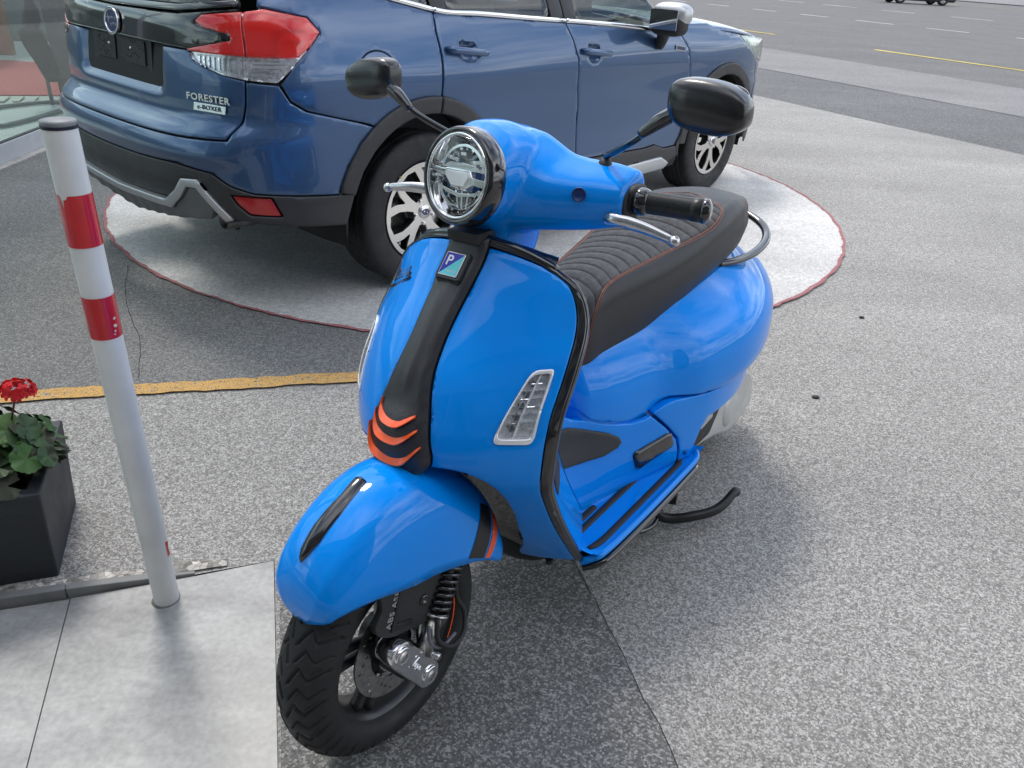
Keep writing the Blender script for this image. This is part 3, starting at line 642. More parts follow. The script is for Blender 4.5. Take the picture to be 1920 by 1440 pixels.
def carS(a,z):
    a=np.asarray(a,float); z=np.asarray(z,float)+0*a
    sg=np.where(a<0,1.,-1.); a=np.abs(a)
    th=np.interp(a,_L,_th); cx=np.cos(th)**(2/CP); cy=np.sin(th)**(2/CP)
    R_=interp(z,ZR,RR)
    xr=CXC-(R_+CXC)*cx; x=np.where(a<A0,xr,CXC+(a-A0)); 
    w=carW(x,z); y=sg*np.where(a<A0,w*cy,w)
    return np.stack([x,y,z],-1)
def aX(x): return A0+(x-CXC)      # wrap coordinate of a side position
# ---------------------------------------------------------------- the car
car=empty('parked_car','metallic blue compact SUV with black plate holder parked on the pale concrete circle','car',Matrix.Translation((-1.112,4.048,0))@Matrix.Rotation(R(49.44),4,'Z'))
def mirS(a,z): return carS(-np.asarray(a),z)
def arcp(cx,cz,r,a0,a1,n=18): return [(aX(cx+r*math.cos(R(t))),cz+r*math.sin(R(t))) for t in np.linspace(a0,a1,n)]
ZA=.36; RO=.497; RI=.428
def cpatch(name,poly,m,side=0,**k):
    k.setdefault('step',.03); k.setdefault('skirt',.02); k.setdefault('roll',.004); k.setdefault('parent',car)
    out=[]
    for s in ((1,) if side==0 else (1,-1)):
        q=[(s*p[0],p[1]) for p in poly]; kk=dict(k)
        if 'holes' in kk: kk['holes']=[[(s*p[0],p[1]) for p in h] for h in kk['holes']]
        out.append(patch(name,carS,q,m,flip=OUT,**kk))
    return out
# outward orientation test
_p=carS(np.array([2.5,2.501,2.5]),np.array([.8,.8,.801])); OUT=bool(np.cross(_p[1]-_p[0],_p[2]-_p[0])[1]>0)
# inner dark shell with open wheel arches
for s in(1,-1):
    sh_=[(0,.41),(.6,.44),(.9,.44),(aX(-.425),.40),*arcp(0,ZA,RI+.012,188,-8,26),(aX(.45),.24),(aX(2.22),.24),*arcp(2.67,ZA,RI+.012,188,-8,26),(5.22,.30),(5.22,.80),(4.6,.90),(4.0,1.04),(3.6,1.05),(1.6,1.18),(0,1.12)]
    patch('inner_shell',carS,[(s*p[0],p[1]) for p in sh_],DGREY,car,step=.06,off=-.025,skirt=0,roll=0,flip=OUT)
DOORH=.02
# tailgate (with the recess for the number plate)
def recess(u,v,d):
    fx=1-sstep(np.abs(u),.31,.40); fz=sstep(v,.862,.90)*(1-sstep(v,1.06,1.075)); crease=-.007*np.exp(-((v-(.80-.02*np.abs(u)))/.012)**2)*(1-sstep(np.abs(u),.45,.6))
    return -.036*fx*fz+crease
rg=[(.541,1.038),(.571,1.003),(.696,.968),(.797,.954),(.797,.868),(.782,.808),(.757,.750),(.533,.744),(.25,.741),(0,.740)]
gate=cpatch('tailgate',[*rg,*[(-a,z) for a,z in rg[-2::-1]]],CARB,step=.018,bulge=recess)[0]
gg=[(.79,1.186),(.64,1.163),(.598,1.136),(.757,1.108),(.757,1.082),(.541,1.0425),(.3,1.046),(0,1.047)]
cpatch('tailgate_garnish',[*gg,*[(-a,z) for a,z in gg[-2::-1]],(-.5,1.157),(0,1.150),(.5,1.157)],BLACKG,off=.004,step=.02)
cpatch('rear_lip',[(.79,1.192),(.5,1.162),(0,1.155),(-.5,1.162),(-.79,1.192),(-.79,1.212),(-.5,1.182),(0,1.176),(.5,1.182),(.79,1.212)],BLACKG,off=.012,step=.02)
cpatch('rear_window',[(.78,1.218),(.5,1.19),(0,1.183),(-.5,1.19),(-.78,1.218),(-.70,1.58),(.70,1.58)],glassmat('tinted_glass',.06,(.12,.15,.14)),off=-.004,step=.05)
cpatch('roof_spoiler',[(.86,1.585),(0,1.60),(-.86,1.585),(-.86,1.64),(0,1.66),(.86,1.64)],CARB,off=.03,step=.05)
# bumper
rb_=[(.533,.7365),(.768,.743),(.790,.804),(.804,.868),(.804,.950),(.925,.941),(.966,.882),(1.03,.846),(1.184,.808),(1.289,.781),(1.346,.761),*arcp(0,ZA,RO,126.5,163,12),(1.183,.515),(.961,.541),(.84,.553),(.757,.579),(.688,.622),(.511,.637),(.197,.625)]
def bump_bulge(u,v,d):
    return .016*(1-sstep(v,.70,.735))*sstep(v,.64,.67)*(1-sstep(np.abs(u),.70,.85))+.010*np.exp(-((np.abs(u)-.80)/.05)**2-((v-.72)/.08)**2)
cpatch('rear_bumper',[*rb_,(0,.622),*[(-a,z) for a,z in rb_[::-1]],(0,.733)],CARB,step=.02,bulge=bump_bulge)
rc_=[(.197,.621),(.511,.633),(.684,.618),(.753,.575),(.84,.549),(.961,.537),(1.195,.510),(1.237,.505),(1.190,.384),(.942,.418),(.748,.447),(.622,.592),(.533,.583),(.488,.533),(.40,.478)]
fogh=roundpoly([(.750,.545),(.906,.537),(.935,.455),(.811,.463),(.768,.505)],.008,3)
def clad_b(u,v,d): return -.012*(1-sstep(v,.50,.56))*(1-sstep(np.abs(u),.5,.6))+.006*(sstep(v,.50,.52))*sstep(np.abs(u),.95,1.0)
cpatch('bumper_cladding',[*rc_,(0,.458),*[(-a,z) for a,z in rc_[::-1]],(0,.618)],CLAD,step=.022,off=.004,bulge=clad_b,holes=[fogh,[(-p[0],p[1]) for p in fogh]])
cpatch('rear_reflector',roundpoly([(.757,.540),(.900,.531),(.927,.459),(.815,.468),(.776,.505)],.006,3),REDD,side=1,off=-.004,step=.012,roll=.003,label='red rear bumper reflector')
# diffuser: silver strip with raised exhaust surrounds and grey fins below
dt=[(.40,.474),(.488,.530),(.536,.582),(.620,.590),(.748,.447),(.715,.436),(.612,.555),(.560,.553),(.515,.505),(.43,.445)]
cpatch('diffuser_trim',[*dt,(0,.425),*[(-a,z) for a,z in dt[::-1]],(0,.456)],SILV,off=.016,step=.018,skirt=.03,roll=.004)
dl=[(.43,.443),(.515,.503),(.560,.549),(.608,.549),(.665,.475),(.640,.432),(.44,.40)]
cpatch('diffuser_lower',[*dl,(0,.34),*[(-a,z) for a,z in dl[::-1]],(0,.423)],mat('diffuser_grey',(.16,.165,.17),.5,.3,noise=(10,.1)),off=.002,step=.022,skirt=.05,bulge=lambda u,v,d: .006*np.clip(np.sin(u*58),-.2,.6)*(1-sstep(v,.40,.44)))
ex_=[(-.86,-.60,.405),(-.90,-.60,.405),(-.93,-.60,.405)]
for s in(1,-1):
    V,F=tube([(-.70,-.625*s,.400),(-.862,-.628*s,.408)],.030,20,caps=False,flat=.8); q=mk('exhaust_tip',V,F,mat('dull_steel',(.16,.16,.16),.4,1),car); mod(q,'SOLIDIFY',thickness=.003)
    V,F=lathe([(.0005,0),(.032,.0)],'x',20,c=(-.80,-.615*s,.392)); mk('pipe_inside',V,F,DGREY,q)
# quarter panel, doors, fender
belt=[(1.38,1.262),(1.524,1.222),(1.729,1.179)]
for s in(1,-1):
    lab=None
    qp=[(.86,1.225),(1.0,1.235),(1.38,1.258),(1.524,1.219),(1.7255,1.178),(1.7175,1.106),(1.7265,1.02),(1.716,.858),*arcp(0,ZA,RO,82,125.6,12),(1.350,.766),(1.296,.786),(1.186,.812),(1.036,.850),(.972,.886),(.934,.946),(.995,1.012),(1.074,1.074),(1.126,1.118),(1.076,1.168),(.895,1.196),(.86,1.20)]
    fuel=[(1.381+.094*math.cos(t),.975+.074*math.sin(t)) for t in np.linspace(0,2*math.pi,40,endpoint=False)]
    rd=[(1.7315,1.177),(2.005,1.160),(2.600,1.124),(2.648,1.046),(2.682,.959),(2.727,.719),(2.742,.437),(aX(.60),.447),*arcp(0,ZA,RO,12,80,16),(1.7245,.858),(1.7345,1.02),(1.7245,1.106)]
    fd=[(2.606,1.1235),(3.007,1.0985),(3.419,1.0665),(3.675,1.047),(3.766,.967),(3.838,.81),(3.868,.52),(3.775,.392),(3.640,.392),(3.530,.425),(3.42,.418),(2.748,.436),(2.733,.719),(2.688,.959),(2.654,1.046)]
    fe=[(3.682,1.048),(3.75,1.100),(4.0,1.098),(4.18,1.050),(4.40,1.025),(4.60,.935),(4.74,.86),(4.80,.70),*[p for p in arcp(2.67,ZA,RO,20,172,26)],(3.874,.52),(3.844,.81),(3.772,.967)]
    hr=roundpoly([(1.843,1.066),(1.945,1.058),(1.950,.998),(1.925,.980),(1.875,.983),(1.848,1.000)],.012,3)
    hf=roundpoly([(2.772,1.022),(2.870,1.014),(2.875,.950),(2.850,.930),(2.80,.933),(2.777,.952)],.012,3)
    def one(name,poly,m,**k):
        q=dict(step=.03,skirt=.022,roll=.004,parent=car,flip=OUT); q.update(k)
        if 'holes' in q: q['holes']=[[(s*p[0],p[1]) for p in h] for h in q['holes']]
        return patch(name,carS,[(s*p[0],p[1]) for p in poly],m,**q)
    one('quarter_panel',qp,CARB,holes=[fuel] if s==1 else [],step=.022)
    if s==1: one('fuel_flap',[(1.381+.0905*math.cos(t),.975+.0705*math.sin(t)) for t in np.linspace(0,2*math.pi,40,endpoint=False)],CARB,roll=.002)
    for nm,poly,hh in(('rear_door',rd,hr),('front_door',fd,hf)):
        d_=one(nm,poly,CARB,holes=[hh],step=.024)
        one('handle_recess',hh,CARB,parent=d_,off=-.002,step=.010,skirt=0,roll=0,bulge=lambda u,v,d: -.022*np.sqrt(np.clip(1-(1-np.clip(d/.03,0,1))**2,0,1)))
        ha,hb=(1.762,2.000) if nm=='rear_door' else (2.712,2.945); hz0,hz1=(1.040,1.016) if nm=='rear_door' else (.996,.972)
        aa=np.linspace(ha,hb,14); zz_=np.linspace(hz0,hz1,14)
        P=carS(s*aa,zz_); P[:,1]+=-s*(.022+.010*np.sin(np.linspace(0,math.pi,14))); P[0,1]+=s*.020; P[-1,1]+=s*.020
        mk('door_handle',*tube(P,[.010]+[.0155]*12+[.009],14,flat=1.0,up=(0,0,1)),CARB,d_)
        q=carS(np.array([s*(ha+.052)]),np.array([hz0-.004]))[0]
    one('fender',fe,CARB,step=.024)
    # side glass, pillars, chrome belt
    GLT=glassmat('side_glass',.05,(.30,.36,.33))
    one('quarter_glass',[(1.20,1.285),(1.53,1.235),(1.712,1.198),(1.72,1.56),(1.30,1.56)],GLT,off=-.006,step=.06)
    one('side_window',[(1.82,1.178),(2.005,1.174),(2.50,1.146),(2.47,1.56),(1.78,1.58)],GLT,off=-.006,step=.06)
    one('side_window',[(2.70,1.134),(3.007,1.113),(3.56,1.070),(3.30,1.30),(2.98,1.56),(2.66,1.575)],GLT,off=-.006,step=.06)
    one('pillar_trim',[(1.722,1.196),(1.815,1.186),(1.775,1.58),(1.728,1.58)],BLACKS,off=-.002,step=.05)
    one('pillar_trim',[(2.502,1.147),(2.597,1.142),(2.565,1.575),(2.472,1.575)],BLACKS,off=-.002,step=.05); one('pillar_trim',[(2.604,1.141),(2.698,1.135),(2.655,1.575),(2.57,1.575)],BLACKS,off=-.002,step=.05)
    P=carS(s*np.array([1.22,1.38,1.524,1.64,1.726]),np.array([1.298,1.262,1.229,1.206,1.189])); P[:,1]-=s*.004; mk('chrome_strip',*tube(P,.0085,8,5,flat=1.3),CHROME,car)
    P=carS(s*np.array([1.731,1.82,2.005,2.3,2.598]),np.array([1.188,1.177,1.170,1.151,1.134])); P[:,1]-=s*.004; mk('chrome_strip',*tube(P,.0085,8,5,flat=1.3),CHROME,car)
    P=carS(s*np.array([2.608,2.8,3.007,3.25,3.48,3.60]),np.array([1.1335,1.122,1.109,1.090,1.072,1.064])); P[:,1]-=s*.004; mk('chrome_strip',*tube(P,.0085,8,5,flat=1.3),CHROME,car)
    # wheel arch flares and sills
    def flare(name,cx,a0,a1,ext=()):
        r0,r1=RI,RO+.002
        poly=arcp(cx,ZA,r1,a0,a1,30)+arcp(cx,ZA,r0,a1,a0,30)
        return one(name,poly,CLAD,off=.012,skirt=.05,roll=.006,step=.020)
    flare('arch_flare',0,81.5,161 if True else 0); flare('arch_flare',0,-2,80.5); flare('arch_flare',2.67,-4,176)
    one('sill_cladding',[(aX(.502),.360),(aX(.505),.42),(aX(.60),.444),(2.748,.433),(3.42,.415),(3.530,.422),(3.640,.389),(3.775,.389),(3.80,.33),(3.70,.29),(3.2,.275),(2.2,.275),(aX(.46),.30)],CLAD,off=.012,step=.03,skirt=.05)
    one('fender_cladding',[(3.782,.392),(3.868,.515),*arcp(2.67,ZA,RO,168,180,4),(aX(2.185),.32),(3.806,.325)],CLAD,off=.010,step=.02,skirt=.05)
    one('sill_trim',[(2.50,.322),(2.56,.336),(3.60,.345),(3.70,.300),(3.66,.268),(2.56,.262)],SILV,off=.030,step=.03,skirt=.04,roll=.008)
    # wheel housing
    for cx in(0,2.67):
        V=[];tt=np.linspace(R(-12),R(192),30)
        for r_,y_ in((RI+.005,-.86*s),(RI+.02,-.70*s),(RI+.02,-.50*s),(.02,-.48*s)): V+=[(cx+r_*math.cos(t),y_,ZA+r_*math.sin(t)) for t in tt]
        mk('wheel_housing',V,gridf(4,30),DGREY,car)
# lamps: outer part on the body, inner part on the tailgate
for s in(1,-1):
    lo=[(.8135,1.036),(.8135,1.178),(.893,1.19),(1.07,1.164),(1.12,1.118),(1.07,1.077),(1.012,1.036)]; lc=[(.8135,1.031),(1.007,1.031),(.988,1.013),(.919,.956),(.816,.963)]
    li=[(.806,1.036),(.806,1.178),(.632,1.160),(.600,1.136),(.640,1.118),(.755,1.104),(.755,1.084),(.645,1.062),(.545,1.043),(.549,1.036)]; lb=[(.806,1.031),(.806,.963),(.696,.978),(.571,1.010),(.552,1.031)]
    def pl_(name,poly,m,o_,par,**k): return patch(name,carS,[(s*a,z) for a,z in poly],m,par,off=o_,flip=OUT,**{**dict(step=.014,skirt=.012,roll=.004),**k})
    ho=pl_('tail_lamp',[(.8115,1.182),(.893,1.194),(1.074,1.168),(1.124,1.118),(1.074,1.075),(.922,.951),(.8115,.957)],GREYLENS,-.020,car,roll=0)
    pl_('red_lens',lo,REDL,.006,ho); pl_('clear_lens',lc,CLEAR,.006,ho)
    hi=pl_('tail_lamp',[(.808,1.182),(.625,1.163),(.594,1.137),(.759,1.107),(.759,1.081),(.54,1.044),(.57,1.004),(.696,.970),(.808,.957)],GREYLENS,-.016,car,roll=0)
    pl_('red_lens',li,REDL,.006,hi); pl_('clear_lens',lb,CLEAR,.006,hi)
    pl_('light_guide',[(.90,1.04),(.925,1.12),(.955,1.132),(1.06,1.126),(1.065,1.118),(.965,1.118),(.945,1.105),(.925,1.04)],BLACKG,-.012,ho,roll=0,skirt=0)
    pl_('light_guide',[(.965,1.085),(.972,1.095),(1.045,1.090),(1.045,1.080)],BLACKG,-.012,ho,roll=0,skirt=0)
    for k in range(9):
        a=.60+.023*k; pl_('reflector_rib',[(a,1.025),(a+.006,1.025),(a+.006,.99-.002*k),(a,.992-.002*k)],CHROME,-.008,hi,roll=0,skirt=.006)
    for k in range(4): pl_('reflector_rib',[(.83,1.020-.014*k),(.96-.016*k,1.020-.014*k),(.955-.016*k,1.014-.014*k),(.83,1.014-.014*k)],CHROME,-.008,ho,roll=0,skirt=.006)
# hood, windscreen, roof, underbody, front
def hood(u,v):   # u 0..1 front-back (0 back), v -1..1
    x=1.93+u*1.50; w=carW(np.minimum(x,3.45),1.03+0*x)-.03; z=1.115-.02*u-.115*u**2.6+.03*(1-v**2)-.035*np.abs(v)**6
    return np.stack([x,w*v,z],-1)
surf_grid('hood',hood,np.linspace(0,1,30),np.linspace(-1,1,31),CARB,car,.02)
def wsc(u,v):
    x=1.95-.95*u; z=1.12+.50*u; w=.80-.20*u; return np.stack([x+.10*(1-v*v),w*v,z+0*v],-1)
surf_grid('windscreen',wsc,np.linspace(0,1,8),np.linspace(-1,1,15),glassmat('screen_glass',.06,(.5,.56,.53)),car)
def roof(u,v): 
    x=-.62+1.64*u; return np.stack([x,(.645)*v,1.60+.10*(1-v**4)*(1-(2*u-1)**4*.5)],-1)
surf_grid('roof',roof,np.linspace(0,1,14),np.linspace(-1,1,15),CARB,car)
mk('underbody',*box((1.5,0,.33),(3.5,1.0,.14)),DGREY,car,False)
mk('cabin_floor',*box((.9,0,.72),(2.9,1.45,.5)),mat('cabin_dark',(.02,.02,.022),.8),car,False)
SB=mat('seat_fabric_pale',(.16,.16,.15),.8)
for x,y in((.55,-.38),(.55,.38),(1.45,-.38),(1.45,.38)):
    V,F=join([box((x,y,1.12),(.14,.48,.62),Matrix.Rotation(-.2,3,'Y')),box((x-.06,y,1.50),(.10,.26,.16))]); q=mk('car_seat',V,F,SB,car,False); bevel(q,.04,3)
fb=[(4.745,.86),(4.62,.925),(4.66,.915),(5.24,.80),(5.25,.55),(4.95,.40),(4.83,.36),*arcp(2.67,ZA,RO,0,19,4)]
def fbs(a,z): return carS(a,z)
for s in(1,-1):
    patch('front_bumper',carS,[(s*a,z) for a,z in [(4.745,.855),(5.21,.78),(5.22,.52),(4.86,.46),(4.815,.52),(4.807,.70)]],CARB,car,step=.03,flip=OUT)
    patch('front_cladding',carS,[(s*a,z) for a,z in [(4.865,.455),(5.22,.515),(5.20,.30),(4.90,.27),(4.80,.33)]],CLAD,car,step=.03,off=.006,flip=OUT)
    hl=patch('head_lamp',carS,[(s*a,z) for a,z in [(4.60,.940),(4.75,.862),(5.10,.80),(5.16,.90),(4.80,.985),(4.46,1.018)]],GREYLENS,car,step=.02,off=-.01,flip=OUT)
    patch('lamp_cover',carS,[(s*a,z) for a,z in [(4.60,.940),(4.75,.862),(5.10,.80),(5.16,.90),(4.80,.985),(4.46,1.018)]],glassmat('lamp_glass',.05,(.85,.9,.85)),hl,step=.02,off=.01,flip=OUT)
def sell(c,h,p=2.6,nu=20,nv=32,fn=None):
    V=[]
    for i in range(nu+1):
        a=-math.pi/2+math.pi*i/nu
        for j in range(nv):
            b=2*math.pi*j/nv; f=lambda t: math.copysign(abs(t)**(2/p),t)
            x=f(math.cos(a))*f(math.cos(b)); y=f(math.cos(a))*f(math.sin(b)); z=f(math.sin(a)); q=np.array([x,y,z])
            if fn: q=fn(q)
            V.append((c[0]+h[0]*q[0],c[1]+h[1]*q[1],c[2]+h[2]*q[2]))
    return V,gridf(nu+1,nv,False,True)
for s in(1,-1):
    dm=mk('door_mirror',*sell((1.70,-1.00*s,1.115),(.062,.105,.060),3.2),BLACKM,car)
    mk('mirror_cap',*sell((1.712,-1.005*s,1.165),(.070,.112,.060),2.8),SILV,dm)
    mk('mirror_glass',*box((1.632,-1.0*s,1.14),(.006,.17,.10)),CHROME,dm,False)
    mk('mirror_foot',*tube([(1.73,-.955*s,1.09),(1.76,-.93*s,1.04),(1.80,-.89*s,.995)],[.042,.034,.030],12,4),BLACKM,dm)
# badges
P=carS(np.array([3.673]),np.array([.970]))[0]
M=frame((P[0],P[1]-.003,P[2]),(1,0,-.13),(0,-1,0)); plate2d([roundpoly([(-.055,-.014),(.055,-.014),(.055,.014),(-.055,.014)],.005)],.004,M,'fender_badge',CHROME,car,.0006)
plate2d([roundpoly([(-.048,-.009),(.048,-.009),(.048,.009),(-.048,.009)],.003)],.0055,M,'badge_inlay',mat('badge_blue',(.05,.08,.16),.3,.3),car)
p0=carS(np.array([.540]),np.array([.884]))[0]; p1=carS(np.array([.750]),np.array([.880]))[0]; mid=carS(np.array([.645]),np.array([.882]))[0]
dx_=p1-p0; nn=np.cross(dx_,[0,0,1]); nn=nn/np.linalg.norm(nn); nn=-nn if nn[0]>0 else nn
mid2=mid+nn*.004
text('model_lettering','FORESTER',.034,frame(mid2,dx_,nn+np.array([0,0,.05])),CHROME,car,.005,0,1.12,.0008,sx=1.18)
mid3=carS(np.array([.652]),np.array([.849]))[0]+nn*.003
M=frame(mid3,dx_,nn); bp_=plate2d([[(-.076,-.014),(.070,-.014),(.076,.014),(-.070,.014)]],.004,M,'hybrid_badge',CHROME,car,.0005)
text('badge_letters','e-BOXER',.023,M@Matrix.Translation((0,0,.0045)),mat('navy_letter',(.02,.03,.10),.4),car,.001,0,1.08,.0,sx=1.15)
# oval emblem
EM=frame((-.892,.0,1.094),(0,-1,0),(-1,0,.12))
def oval(a,b,n=40): return [(a*math.cos(2*math.pi*k/n),b*math.sin(2*math.pi*k/n)) for k in range(n)]
em=plate2d([oval(.062,.050),oval(.055,.043)],.008,EM,'emblem',CHROME,car,.0015)
plate2d([oval(.0555,.0435)],.004,EM,'emblem_field',mat('emblem_blue',(.012,.02,.12),.2,.2,1),em)
def star(cx,cy,r): return [(cx+(r if k%2==0 else r*.26)*math.cos(math.pi/2+k*math.pi/4),cy+(r if k%2==0 else r*.26)*math.sin(math.pi/2+k*math.pi/4)) for k in range(8)]
for cx,cy,r in((-.026,.010,.020),(.006,.014,.010),(.030,.012,.010),(-.004,-.012,.010),(.017,-.008,.010),(.036,-.010,.009)):
    plate2d([star(cx,cy,r)],.007,EM,'star',CHROME,em)
# plate holder
HM=frame((-.868,0,.983),(0,-1,0),(-1,0,.10))
ph=plate2d([roundpoly([(-.262,-.068),(.262,-.068),(.262,.062),(-.262,.062)],.006)],.012,HM,'plate_holder',mat('plate_holder_black',(.010,.010,.011),.5,noise=(30,.2)),car,.001)
for cx in(-.13,.13): plate2d([roundpoly([(cx-.085,-.038),(cx+.085,-.038),(cx+.085,.052),(cx-.085,.052)],.004)],.006,HM@Matrix.Translation((0,0,.009)),'holder_panel',mat('plate_holder_black',(0,0,0)),ph)
dots=[]
for cx in(-.13,.13):
    for k in range(16): 
        x=cx+rng.uniform(-.075,.075); y=rng.uniform(-.03,.045); dots.append(box((0,0,0),(.006,.006,.001))); dots[-1]=([tuple(HM@Vector((v[0]+x,v[1]+y,v[2]+.0125))) for v in dots[-1][0]],dots[-1][1])
mk('holder_hole',*join(dots),mat('hole_black',(.002,.002,.002),.8),ph,False,kind='stuff')
for cx in(-.10,.095):
    V,F=lathe([(.0055,0),(.0045,.003),(.0005,.004)],'z',12,M=(HM@Matrix.Translation((cx,.018,.012))).to_3x3(),c=tuple((HM@Matrix.Translation((cx,.018,.012))).translation)); mk('screw',V,F,CHROME,ph)
text('holder_lettering','\u25A0 GARAGE  BRUTTON  FERES 3 CO.',.016,HM@Matrix.Translation((-.01,-.056,.0075)),WHITET,ph,.0006,0,1,.0003)
# wheels
def tyre(Rr,w,sw,pat,n=180,rim=.225,m=RUB,y0=0):
    """displaced torus section: returns mesh; half profile from bead to tread"""
    prof=[(rim-.004,-w*.36),(rim+.006,-w*.43),(rim+.022,-w*.47),((rim+Rr)/2,-w*.5),(Rr-.030,-w*.492),(Rr-.016,-w*.47),(Rr-.006,-w*.435),(Rr-.002,-w*.40)]
    tr=np.linspace(-w*.40,w*.40,41)
    pr=prof[:-1]+[(Rr-.002*(abs(t)/(w*.4))**4-.0005,t) for t in tr]+[(r,-h) for r,h in prof[-2::-1]]
    V=[]
    for r,h in pr:
        for k in range(n):
            t=2*math.pi*k/n; rr=r-pat(t,h,r) ; V.append((rr*math.cos(t),h+y0,rr*math.sin(t)))
    return V,gridf(len(pr),n,False,True)
def carpat(t,h,r):
    if r<.30: return 0
    if r<.322: return .0015 if (abs(math.sin(t*36))<.10 and r>.31) else 0
    g=0
    for c in(-.052,-.018,.018,.052):
        if abs(h-c)<.0042: g=.008
    if abs(h)<.0135 or True:
        if abs(math.sin(t*36+h*26))<.085 and (abs(h)>.056 or (abs(h)>.022 and abs(h)<.048)): g=max(g,.006)
    return g
def rimface(r_out):
    """face of a ten-window alloy: five Y spokes"""
    loops=[circ(r_out,90)]
    for k in range(5):
        b=72*k+90+36
        loops.append(roundpoly(pol([(.064,b-18),(.064,b+18),(.105,b+20.5),(.150,b+19),(.199,b+13),(.2055,b),(.199,b-13),(.150,b-19),(.105,b-20.5)]),.006,3))
        b2=72*k+90
        loops.append(roundpoly(pol([(.128,b2-1.8),(.128,b2+1.8),(.168,b2+6.5),(.2035,b2+12.5),(.2070,b2),(.2035,b2-12.5),(.168,b2-6.5)]),.004,3))
    return loops
def car_wheel(cx,s,spin,first=None):
    W=Matrix.Translation((cx,-.772*s,.351))@Matrix.Rotation(R(180 if s<0 else 0),4,'Z')@Matrix.Rotation(spin,4,'Y')
    if first:
        w=first[0].copy(); COL.objects.link(w); w.parent=car; w.matrix_local=W
        for o in first[1]: c=o.copy(); COL.objects.link(c); c.parent=w
        return
    # wheel centred at origin, outer side towards -y
    w=mk('wheel',*tyre(.351,.225,0,carpat,240,.222),RUB,car); w.matrix_local=W
    kids=[]
    V,F=lathe([(.223,-.098),(.228,-.104),(.2285,-.100),(.222,-.092),(.214,-.085),(.205,-.04),(.20,.09)],'y',72); kids.append(mk('rim_barrel',V,F,mat('rim_black',(.012,.012,.013),.35,.2,.3),w))
    Mf=Matrix(((1,0,0,0),(0,0,1,-.094),(0,1,0,0),(0,0,0,1)))
    kids.append(plate2d(rimface(.2225),.006,Mf,'rim_face',MACH,w,.0012))
    Mf2=Matrix(((1,0,0,0),(0,0,1,-.068),(0,1,0,0),(0,0,0,1)))
    def wid(loops,g): return loops
    kids.append(plate2d(rimface(.214),.040,Mf2,'spoke_body',mat('rim_black',(0,0,0)),w))
    V,F=lathe([(.185,-.02),(.06,-.025),(.055,-.01)],'y',48); kids.append(mk('brake_disc',V,F,STEEL,w))
    V,F=lathe([(.033,-.094),(.033,-.104),(.030,-.108),(.0005,-.109)],'y',40); kids.append(mk('hub_cap',V,F,MACH,w))
    Mh=Matrix(((1,0,0,0),(0,0,-1,-.109),(0,1,0,0),(0,0,0,1)))
    kids.append(plate2d([oval(.022,.015)],.002,Mh,'hub_emblem',mat('emblem_blue',(0,0,0)),w))
    kids.append(plate2d([star(-.010,.003,.007)],.0032,Mh,'hub_star',CHROME,w)); kids.append(plate2d([star(.008,-.002,.005)],.0032,Mh,'hub_star',CHROME,w))
    for k in range(5):
        a=R(72*k+90+36); V,F=lathe([(.0125,-.0975),(.012,-.085)],'y',16,c=(.0555*math.cos(a),0,.0555*math.sin(a))); kids.append(mk('nut_recess',*capl(V,F,16,2),mat('rim_black',(0,0,0)),w))
        V,F=lathe([(.0085,-.098),(.008,-.106),(.006,-.108),(.0005,-.1085)],'y',6,c=(.0555*math.cos(a),0,.0555*math.sin(a))); kids.append(mk('wheel_nut',V,F,CHROME,w,False))
    V,F=tube([(.235*math.cos(2.4),-.106,.235*math.sin(2.4)),(.238*math.cos(2.4),-.121,.238*math.sin(2.4))],.004,8); kids.append(mk('valve',V,F,mat('yellow_dot',(.7,.55,.2),.6),w))
    return w,kids
w1=car_wheel(0,1,R(8)); car_wheel(2.67,1,R(31),w1); car_wheel(0,-1,.4,w1); car_wheel(2.67,-1,.9,w1)
# ---- far car on the road, only its lower edge in view
A_=Vector((22.5,53.6)); B_=Vector((24.95,57.6)); 
A_=Vector((22.49,53.58)); dfar=Vector((.53,-.848)); 
fc_=empty('far_car','dark car on the far lane at the top edge with only its wheels in view','car',Matrix.Translation((23.6,55.6,0))@Matrix.Rotation(math.atan2(-.848,.53),4,'Z'))
fc_.matrix_world=Matrix.Translation((22.38,53.15,0))@Matrix.Rotation(R(2),4,'Z')
DKP=mat('dark_far_paint',(.012,.013,.015),.2,0,1)
V,F=join([box((1.3,0.85,.56),(4.3,1.7,.74)),box((1.2,.85,1.12),(2.2,1.4,.5))]); o=mk('body',V,F,DKP,fc_,False); bevel(o,.12,3)
for x in(0,2.65):
    for y in(.1,1.6):
        V,F=lathe([(.20,-.11),(.30,-.11),(.315,-.09),(.315,.09),(.30,.11),(.20,.11)],'y',28,c=(x,y,.315)); w_=mk('wheel',V,F,RUB,fc_)
        V,F=lathe([(.205,-.08),(.05,-.095),(.0005,-.10)],'y',20,c=(x,y,.315)); mk('rim',V,F,ALU,w_)
# ---------------------------------------------------------------- the scooter (body frame: x forward from the rear axle, y to the rider's left, z up)
SM=Matrix.Translation((-.211,1.059,0))@Matrix.Rotation(R(-124.8),4,'Z')@Matrix.Rotation(R(3.5),4,'X')@Matrix.Translation((-1.375,0,0))
sc=empty('scooter','glossy azure blue motor scooter with black seat and orange accents parked in the foreground','scooter',SM)
def surfn(fn,u,v,e=1e-4):
    u=np.atleast_1d(np.asarray(u,float)); v=np.atleast_1d(np.asarray(v,float))
    P=fn(u,v); N=np.cross(fn(u+e,v)-fn(u-e,v),fn(u,v+e)-fn(u,v-e)); N/=np.linalg.norm(N,axis=1)[:,None]; return P,N
